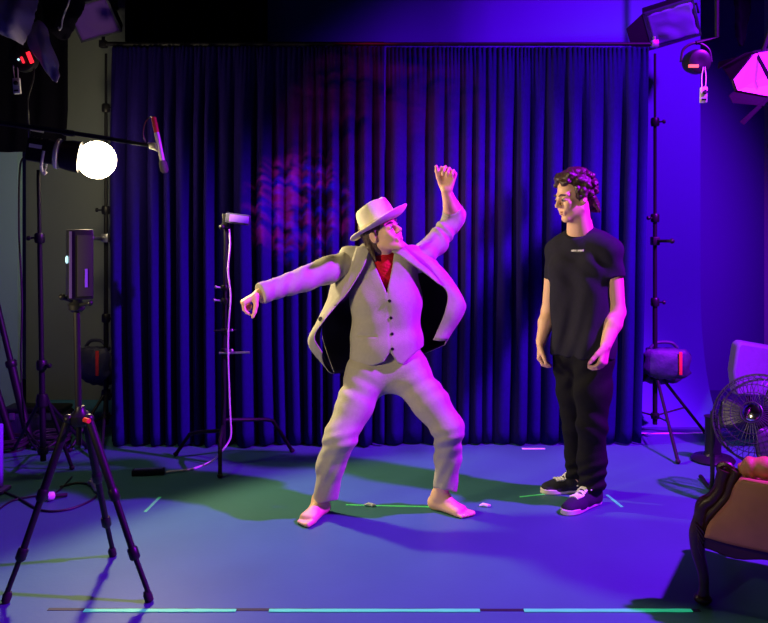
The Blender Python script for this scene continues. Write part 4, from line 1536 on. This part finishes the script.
gu, c = grid_unit(P(696, 62, 4.6), 'round black lamp head with a red digit display below the right panel light', M_ledo, 'round lamp heads on the grid', 1.0, P(717, 40, 4.6).x)
MB().box(P(693.5, 66, 4.525), (0.055, 0.012, 0.016)).build('display', M_ledo, gu, label='lit orange red digits')
gu, c = grid_unit(P(25, 60, 4.6), 'round black lamp head with red glowing digits at the upper left', M_led, 'round lamp heads on the grid')
RR = Matrix.Rotation(math.radians(-28), 3, 'Y')
MB().box(P(30, 57.5, 4.525), (0.020, 0.012, 0.065), Matrix.Rotation(math.radians(-22), 3, 'Y')).build('display', M_led, gu, label='red glowing digits')
MB().box(P(22.5, 60, 4.522), (0.010, 0.012, 0.036), Matrix.Rotation(math.radians(-22), 3, 'Y')).build('display', M_led, gu, label='dimmer red digits')
MB().ball(P(18.5, 59.5, 4.523), 0.007, 10).build('indicator_light', M_ledb, gu)


def control_tag(c, lean, label, s=1.0):
    c = Vector(c)
    t = thing('dimmer_control', label, 'control box', c, 'white control boxes hanging on cords')
    R = Matrix.Rotation(lean, 3, 'Y') * s
    MB().box(c, (0.040, 0.022, 0.090), R, bev=0.004).build('case', M_white, t)
    MB().lathe([(0.013 * s, 0.0), (0.013 * s, 0.010), (0.009 * s, 0.014)], c + R @ Vector((0.002, -0.012, 0.014)), (0, -1, 0), 16).build('knob', M_blackp, t)
    MB().box(c + R @ Vector((-0.002, -0.0125, -0.028)), (0.024, 0.004, 0.010), R).build('slot', M_blackp, t)
    for o in (-0.010, 0.010):
        MB().tube(catmull([c + R @ Vector((o, 0, 0.045)), c + R @ Vector((o * 1.2, 0, 0.10)), c + R @ Vector((o * .5, 0.0, 0.16))], 5), 0.003, 6).build('cord', M_cable_w if lean < 0.05 else M_cable_b, t)
    return t


control_tag(P(703.5, 95, 4.55), 0.02, 'small pinkish white control box hanging below the right lamp head')
control_tag(P(17, 86, 4.55), -0.08, 'small white control box hanging below the left lamp head')
cb_ = catmull([P(34, 66, 4.6), P(33, 80, 4.6), P(28, 98, 4.6), P(28, 112, 4.6), P(29, 128, 4.66), P(31, 142, 4.74)], 6)
props(MB().tube(cb_, 0.006, 8).build('power_cable', M_cable_b), 'cable hanging from the upper left lamp head towards the round lamp', 'cable')


# cloths at the upper left
def cloth(name, rows, m, label, cat, wob=0.03, ws=14, seed=1.0, solid=0.004, group=None):
    g = patch([[P(*p) for p in r] for r in rows], nu=10, nv=10)
    for r in g:
        for p in r:
            p.y += wob * (noise.noise(Vector((p.x * ws, p.z * ws * 0.5, seed))) + 0.5 * noise.noise(Vector((p.x * 55 + p.z * 25, p.z * 12, seed))))
    return props(MB().grid(g).build(name, m, solid=solid, angle=80), label, cat, group)


cloth('diffusion_cloth', [[(-30, -20, 4.5), (10, -20, 4.42), (40, -20, 4.5)], [(-30, 5, 4.45), (8, 4, 4.36), (37, 8, 4.45)], [(-20, 24, 4.45), (8, 27, 4.36), (31, 27, 4.45)], [(-8, 30, 4.45), (10, 38, 4.4), (23, 45, 4.45)]],
      M_diff, 'purple lit grey cloth draped at the top left corner', 'cloth', seed=2)
cloth('diffusion_cloth', [[(33, 24, 4.52), (39, 20, 4.47), (46, 28, 4.5)], [(28, 44, 4.52), (41, 42, 4.44), (52, 46, 4.5)], [(40, 62, 4.5), (49, 62, 4.46), (58, 64, 4.5)], [(53, 80, 4.5), (57, 82, 4.48), (59.5, 77, 4.5)]],
      M_diff, 'grey cloth tail hanging to a point beside the red digit display', 'cloth', seed=5)
cloth('black_flag', [[(38, -20, 4.7), (62, -20, 4.66), (86, -20, 4.7)], [(41, 5, 4.7), (62, 5, 4.66), (84, 5, 4.7)], [(46, 25, 4.7), (60, 27, 4.66), (76, 24, 4.7)], [(58, 38, 4.7), (64, 40, 4.68), (69, 37, 4.7)]],
      M_drape, 'black cloth bundle between the grey cloth and the left panel light', 'cloth', seed=8)
cb_ = catmull([P(72, -12, 4.58), P(69, 2, 4.57), P(65, 12, 4.57), P(62.5, 20, 4.57), P(61.5, 27, 4.57), P(59.5, 30, 4.57), P(58.5, 27, 4.57)], 6)
props(MB().tube(cb_, 0.0045, 8).build('safety_cable', M_cable_w), 'thin pale cord hanging in front of the black cloth bundle', 'cable')

# ---- magenta lamp with barn doors at the right edge
fd = 4.3
fres = thing('barn_door_lamp', 'lamp with a bright magenta face and black barn doors at the upper right edge', 'lamp', P(757, 78, fd))
poly = [P(732, 80, fd), P(753, 54, fd), P(775, 50, fd + 0.05), P(786, 72, fd + 0.05), P(768, 97, fd), P(736, 91, fd)]
cen = sum(poly, Vector()) / 6
poly_i = [cen + (p - cen) * 0.97 + Vector((0, -0.012, 0)) for p in poly]
MB().prism(poly_i, (0.002, 0.008, 0.001)).build('lens', M_lens, fres, label='glowing magenta face')
MB().prism([cen + (p - cen) * 1.04 + Vector((0.0, 0.002, 0)) for p in poly], (0.10, 0.22, 0.06)).build('housing', M_blackp, fres, bevel=0.006)


def door(pts, th=(0, 0.006, 0.002)):
    MB().prism(pts, th).build('barn_door', M_door, fres)


door([P(731, 80, fd), P(754, 52, fd), P(746, 53, fd - 0.10), P(718, 69, fd - 0.12), P(719, 62, fd - .12)])
door([P(735, 91, fd), P(769, 97, fd), P(764, 106, fd - 0.05), P(733, 103, fd - 0.05), P(729, 96, fd - .03)])
door([P(769, 96, fd), P(770, 99, fd), P(744, 125, fd - 0.15), P(740, 122, fd - 0.15)])
door([P(754, 52, fd), P(757, 51, fd), P(771, 76, fd - 0.04), P(768, 80, fd - 0.04)])
MB().tube([P(760, 60, fd + .12), P(770, 30, fd + .1), P(772, 10, fd + .1)], 0.012, 8).cyl(P(772, 12, fd + .1), Vector((P(772, 0, fd + .1).x, fd + .1, 4.70)), 0.016).build('yoke', M_black, fres)

cloth('black_flag', [[(733, -20, 6.4), (741, -20, 6.36), (751, -20, 6.4)], [(734, 10, 6.4), (741, 10, 6.36), (750, 10, 6.4)], [(736, 34, 6.4), (741, 36, 6.37), (747, 33, 6.4)], [(738, 46, 6.4), (741, 47, 6.38), (744, 45, 6.4)]],
      M_drape, 'black cloth strip hanging high at the right beside the barn doors', 'cloth', seed=3)

# ---- clutter at the left edge
def pole_thing(a, b, r, label, name='pole', m=None, grp=None, cat='pole'):
    a, b = Vector(a), Vector(b)
    t = thing(name, label, cat, a, grp)
    MB().cyl(a + (b - a).normalized() * 0.01, a.lerp(b, 0.55), r).build('shaft', m or M_black, t)
    MB().cyl(a.lerp(b, 0.54), b, r * 0.72).build('inner_shaft', m or M_black, t)
    MB().lathe([(r * 1.1, -0.025), (r * 1.35, -0.015), (r * 1.35, 0.015), (r * 1.1, 0.025)], a.lerp(b, 0.55), b - a, 14).build('collar', M_blackp, t)
    MB().ball(a + Vector((0, 0, r)), r * 1.05, 10).build('end_cap', M_rubber, t)
    return t


pole_thing(PF(30, 443), P(-4, 300, 5.6), 0.028, 'thick dark pole leaning at the left edge, the upper of two')
pole_thing(PF(14, 447), P(-22, 330, 5.4), 0.024, 'thinner dark pole leaning at the left edge in front of another')


def coil(c, R, r, n, seed, label):
    q = random.Random(seed)
    pts = []
    for i in range(n * 18):
        a = 2 * math.pi * i / 18
        rr = R * (1 + 0.10 * math.sin(a * 0.37 + seed)) * (1 - 0.06 * q.random())
        pts.append(Vector((c[0] + rr * math.cos(a), c[1] + 0.8 * rr * math.sin(a), 0.008 + 0.012 * (i // 18) + 0.006 * math.sin(a * 1.7 + seed))))
    return props(MB().tube(catmull(pts[::2], 3), r, 6).build('cable_coil', M_cable_b), label, 'cable', 'coiled cables on the floor at the left')


coil(PF(8, 449), 0.13, 0.007, 7, 1, 'loose coil of dark cable below the leaning poles at the left edge')
coil(PF(52, 447), 0.12, 0.007, 8, 4, 'loose coil of dark cable on the floor under the round lamp stand')
case = thing('equipment_case', 'low dark equipment case on the floor behind the cable coils', 'case', PF(34, 440))
MB().box(PF(30, 438) + Vector((0, 0.12, 0.085)), (0.46, 0.22, 0.16), bev=0.02).build('shell', M_bag, case)
MB().box(PF(30, 438) + Vector((0, 0.12, 0.185)), (0.44, 0.20, 0.03), bev=0.012).build('lid', M_blackp, case)
for o in (-0.13, 0.13):
    MB().box(PF(30, 438) + Vector((o, 0.005, 0.15)), (0.035, 0.012, 0.05), bev=0.003).build('latch', M_steel, case)
cab = [PF(-20, 486), PF(14, 497), PF(40, 511), PF(66, 511), PF(92, 501), PF(98, 490), PF(80, 484), PF(60, 488)]
props(MB().tube([p + Vector((0, 0, 0.007)) for p in catmull(cab, 8)], 0.006, 8).build('floor_cable', M_cable_b), 'dark cable lying in a loop on the floor under the tripod', 'cable')
cab = [PF(-15, 522), PF(10, 503), PF(30, 498), PF(55, 494), PF(72, 478)]
props(MB().tube([p + Vector((0, 0, 0.007)) for p in catmull(cab, 8)], 0.005, 8).build('floor_cable', M_cable_b), 'thinner dark cable curving from the left edge behind the tripod leg', 'cable')
c = PF(54, 500)
kb = thing('cable_plug', 'small white plug lying on the floor behind the left tripod leg', 'plug', c)
MB().lathe([(0.012, 0), (0.022, 0.006), (0.024, 0.03), (0.016, 0.042)], c + Vector((0.0, 0, 0.025)), (-0.6, -0.8, 0.1), 16).build('cap', M_white, kb)
MB().cyl(c + Vector((0.0, 0, 0.024)), c + Vector((0.05, 0.05, 0.012)), 0.010).build('sleeve', M_rubber, kb)
cl = MB().tube([PF(92, 483) + Vector((0, 0, .02)), PF(94, 488) + Vector((0, 0, .02)), PF(97, 494) + Vector((0, 0, 0.012))], [0.012, 0.018, 0.010], 10).ball(PF(90, 486) + Vector((0, 0, 0.018)), 0.016)
props(cl.build('clamp', M_steel), 'shiny little clamp on the floor beside the rear tripod leg', 'clamp')
post = thing('edge_post', 'slim pink lit post cut off by the left edge of the picture', 'post', PF(-4, 492))
q = PF(-4, 492)
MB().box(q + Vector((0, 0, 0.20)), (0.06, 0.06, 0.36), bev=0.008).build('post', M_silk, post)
MB().box(q + Vector((0, 0, 0.012)), (0.12, 0.12, 0.02), bev=0.005).build('base', M_silk, post)

# ---- fan, chair behind it, black pedestal
pd = thing('pedestal', 'short black pedestal on a round base beside the fan', 'pedestal', PF(713, 461))
q = PF(713, 461)
MB().lathe([(0.13, 0.0), (0.135, 0.012), (0.12, 0.028), (0.06, 0.038), (0.055, 0.05)], q + Vector((0, 0, 0.001)), n=30).build('base', M_blackp, pd)
MB().lathe([(0.055, 0.03), (0.05, 0.05), (0.048, 0.27), (0.055, 0.285), (0.03, 0.29)], q, n=24).build('column', M_black, pd)

ac = thing('upholstered_chair', 'mauve upholstered chair standing behind the fan at the right edge', 'chair', (2.87, 5.5, 0))
bk = [P(736, 396, 5.2), P(733, 372, 5.22), P(737, 346, 5.25), P(741, 342, 5.25), P(800, 352, 5.25), P(812, 362, 5.22), P(812, 400, 5.2)]
bkm = MB().prism(bk, (0.02, 0.14, 0.0)).build('backrest', M_fabchair, ac, bevel=0.03)
MB().box((2.85, 5.52, 0.40), (0.58, 0.56, 0.14), bev=0.04).build('seat', M_fabchair, ac)
for sx in (-0.24, 0.24):
    for sy in (-0.2, 0.22):
        MB().cyl((2.85 + sx, 5.5 + sy, 0.34), (2.85 + sx * 1.05, 5.5 + sy * 1.05, 0.0), 0.022, 0.014).build('leg', M_wood, ac)

fc = P(757, 417, 4.3)
fn = Vector((-0.62, -0.62, 0.42)).normalized()
fan = thing('floor_fan', 'round wire cage fan tilted upwards behind the armchair at the right edge', 'fan', (fc.x, fc.y + 0.05, 0))
r_, f_, u_, RM = axes(fn)


def FT(a, rr, h):
    return fc + (r_ * math.cos(a) + u_ * math.sin(a)) * rr + f_ * h


RF = 0.235
cg = MB()
for (rr, h, w) in ((RF, 0.0, 0.006), (RF, -0.085, 0.006), (RF * 0.86, 0.045, 0.0022), (RF * 0.68, 0.068, 0.0022), (RF * 0.48, 0.080, 0.0022), (RF * 0.24, 0.088, 0.003)):
    cg.tube([FT(2 * math.pi * k / 48, rr, h) for k in range(49)], w, 6, cap=False)
cg.build('cage_ring', M_cage, fan)
cg = MB()
for k in range(44):
    a = 2 * math.pi * k / 44
    cg.tube([FT(a, RF * 0.22, 0.088), FT(a + .08, RF * 0.6, 0.075), FT(a + .13, RF * 0.9, 0.038), FT(a + .15, RF, 0.0), FT(a + .15, RF, -0.085), FT(a + .1, RF * 0.7, -0.12), FT(a, RF * 0.25, -0.13)], 0.0019, 4)
cg.build('cage_wires', M_cage, fan)
MB().lathe([(0.002, 0.100), (0.030, 0.098), (0.045, 0.090), (0.045, 0.082)], fc, f_, 24).build('hub_badge', M_chrome, fan, label='shiny hub badge')
for k in range(3):
    rows = []
    for i in range(9):
        rr = 0.045 + (RF * 0.92 - 0.045) * i / 8
        wd = 0.95 * (0.5 + 0.5 * math.sin(math.pi * (0.2 + 0.6 * i / 8)))
        rows.append([FT(k * 2.094 + (j / 8 - .5) * wd, rr, -0.03 + 0.035 * (j / 8 - .5)) for j in range(9)])
    MB().grid(rows).build('blade', M_cage, fan, solid=0.003)
MB().lathe([(0.045, 0.0), (0.048, -0.06), (0.075, -0.10), (0.08, -0.20), (0.055, -0.23)], fc, f_, 24).build('motor', M_black, fan)
st = MB()
for sg in (-1, 1):
    e = fc + r_ * sg * (RF + 0.02) + f_ * -0.04
    st.tube(catmull([e, Vector((e.x, e.y, 0.22)), Vector((e.x, e.y + 0.02, 0.015)), Vector((e.x - 0.0 + 0.02, e.y + 0.22, 0.015))], 6), 0.013, 8)
    st.cyl(fc + r_ * sg * RF + f_ * -0.04, e, 0.012)
e1, e2 = fc + r_ * (RF + 0.02) + f_ * -0.04, fc - r_ * (RF + 0.02) + f_ * -0.04
st.tube([Vector((e1.x, e1.y + 0.02, 0.015)), Vector((e2.x, e2.y + 0.02, 0.015))], 0.013, 8)
st.build('stand', M_black, fan)

# ---- carved armchair, seen from behind
O = Vector((1.272, 3.16, 0))
arm = thing('armchair', 'antique chair with carved dark wood frame and tan leather, cut by the right edge', 'armchair', O)
y0, y1 = 3.16, 3.70


def Q(px, py, dy=0.0):
    p = P(px, py, 3.16)
    return Vector((p.x, 3.16 + dy, p.z))


def rads(rs, n):
    out = []
    for i in range(len(rs) - 1):
        for k in range(n):
            out.append(rs[i] + (rs[i + 1] - rs[i]) * k / n)
    return out + [rs[-1]]


pts = [Q(703, 606), Q(704, 588), Q(703, 572), Q(698.5, 553), Q(698, 535), Q(702, 518), Q(704, 505), Q(712, 498), Q(719, 487), Q(721, 477), Q(724, 467)]
rs = [0.026, 0.019, 0.021, 0.027, 0.033, 0.031, 0.030, 0.028, 0.027, 0.026, 0.028]
pts[0].z = 0.024
for mirror in (False, True):
    pp = catmull(pts, 5)
    if mirror:
        pp = [Vector((2 * 1.62 - p.x, p.y, p.z)) for p in pp]
    k = 25
    sgn = -1 if mirror else 1
    lg = MB().tube(pp[:k + 1], rads(rs, 5)[:k + 1], 16).ball(Vector((pp[0].x, y0, 0.0225)), (0.036, 0.034, 0.0215), 14).build('rear_leg', M_wood, arm)
    cv = MB()
    for j in range(6):
        a = pp[k - 2 - j]
        cv.tube(catmull([a + Vector((sgn * (-0.012 + 0.006 * j), -0.030, 0.01)), a + Vector((sgn * 0.012, -0.034, -0.012)), a + Vector((sgn * 0.024, -0.028, -0.03 - 0.004 * j))], 4), 0.005, 6)
    cv.build('carving', M_wood, lg)
    ap = MB().tube(pp[k:], rads(rs, 5)[k:], 16).build('back_post', M_wood, arm)
    q = pp[-1]
    scr = [q + Vector((sgn * (0.028 * math.cos(t) * (1 - t / 12) - 0.002), 0.0, 0.024 * math.sin(t) * (1 - t / 12))) for t in [i * 0.45 for i in range(18)]]
    MB().tube(scr, 0.013, 8).build('scroll', M_wood, ap)
    mo = [Q(703, 537), Q(706, 519), Q(717, 505), Q(726, 492), Q(730, 479), Q(735, 466)]
    mo = [Vector((2 * 1.62 - p.x if mirror else p.x, p.y, p.z)) for p in mo]
    MB().tube(catmull(mo, 5), 0.025, 12).build('moulding', M_wood, arm)
    xa = pp[30].x
    MB().tube(catmull([(xa + sgn * 0.03, y1, 0.30), (xa + sgn * 0.02, y1 + 0.02, 0.20), (xa + sgn * 0.03, y1, 0.09), (xa + sgn * 0.02, y1 + 0.015, 0.024)], 5), [0.032] * 5 + [0.026] * 5 + [0.02] * 5 + [0.024], 12).build('front_leg', M_wood, arm)
xs = [1.262 + 0.716 * i / 24 for i in range(25)]
up_ = [Vector((x, y0 - 0.02, 0.300)) for x in xs]
lo_ = [Vector((x, y0 - 0.02, 0.228 - 0.020 * math.sin((x - 1.262) / 0.716 * math.pi * 3) ** 2)) for x in xs]
MB().prism(up_ + lo_[::-1], (0, 0.05, 0)).build('back_rail', M_wood, arm, bevel=0.006)
left = [Q(708, 532), Q(712, 521), Q(722, 508), Q(732, 494), Q(736, 480), Q(741, 470)]
edge = left + [Vector((2 * 1.62 - p.x, p.y, p.z)) for p in left[::-1]]
# gently domed leather back
rows = []
for i in range(15):
    t = i / 14
    f = catmull(left, 6)[min(int(t * 30), 30)]
    xl, xr = f.x, 2 * 1.62 - f.x
    rows.append([Vector((xl + (xr - xl) * j / 30, y0 - 0.012 - 0.022 * (1 - (2 * j / 30 - 1) ** 4) * math.sin(math.pi * (0.15 + 0.7 * t)) , f.z)) for j in range(31)])
pn = MB().grid(rows).build('back_panel', M_leather, arm, solid=-0.05)
tops = [Q(738, 468), Q(746, 463), Q(760, 461), Q(790, 461)]
tops = tops + [Vector((2 * 1.62 - p.x, p.y, p.z)) for p in tops[::-1]]
tt = catmull([t_ + Vector((0, 0.012, 0)) for t_ in tops], 8)
n_ = len(tt)
MB().tube(tt, [0.024 + 0.018 * min(1, i / 8, (n_ - 1 - i) / 8) + 0.0035 * math.sin(i * 0.9) for i in range(n_)], 16).build('top_roll', M_leather, arm)
bd_ = MB()
for p in catmull(left, 7):
    for x in (p.x, 2 * 1.62 - p.x):
        bd_.ball((x + 0.004, y0 - 0.018, p.z), 0.005, 6)
for i in range(54):
    bd_.ball((1.30 + 0.64 * i / 53, y0 - 0.024, 0.312), 0.005, 6)
bd_.build('nail_trim', M_gold, pn)
MB().box((1.62, (y0 + y1) / 2 + 0.03, 0.355), (0.62, y1 - y0 - 0.02, 0.10), bev=0.04).build('seat_cushion', M_leather, arm)
MB().box((1.62, (y0 + y1) / 2 + 0.02, 0.275), (0.66, y1 - y0, 0.06), bev=0.012).build('seat_frame', M_wood, arm)
arm.rotation_euler = (0, 0, math.radians(-30))
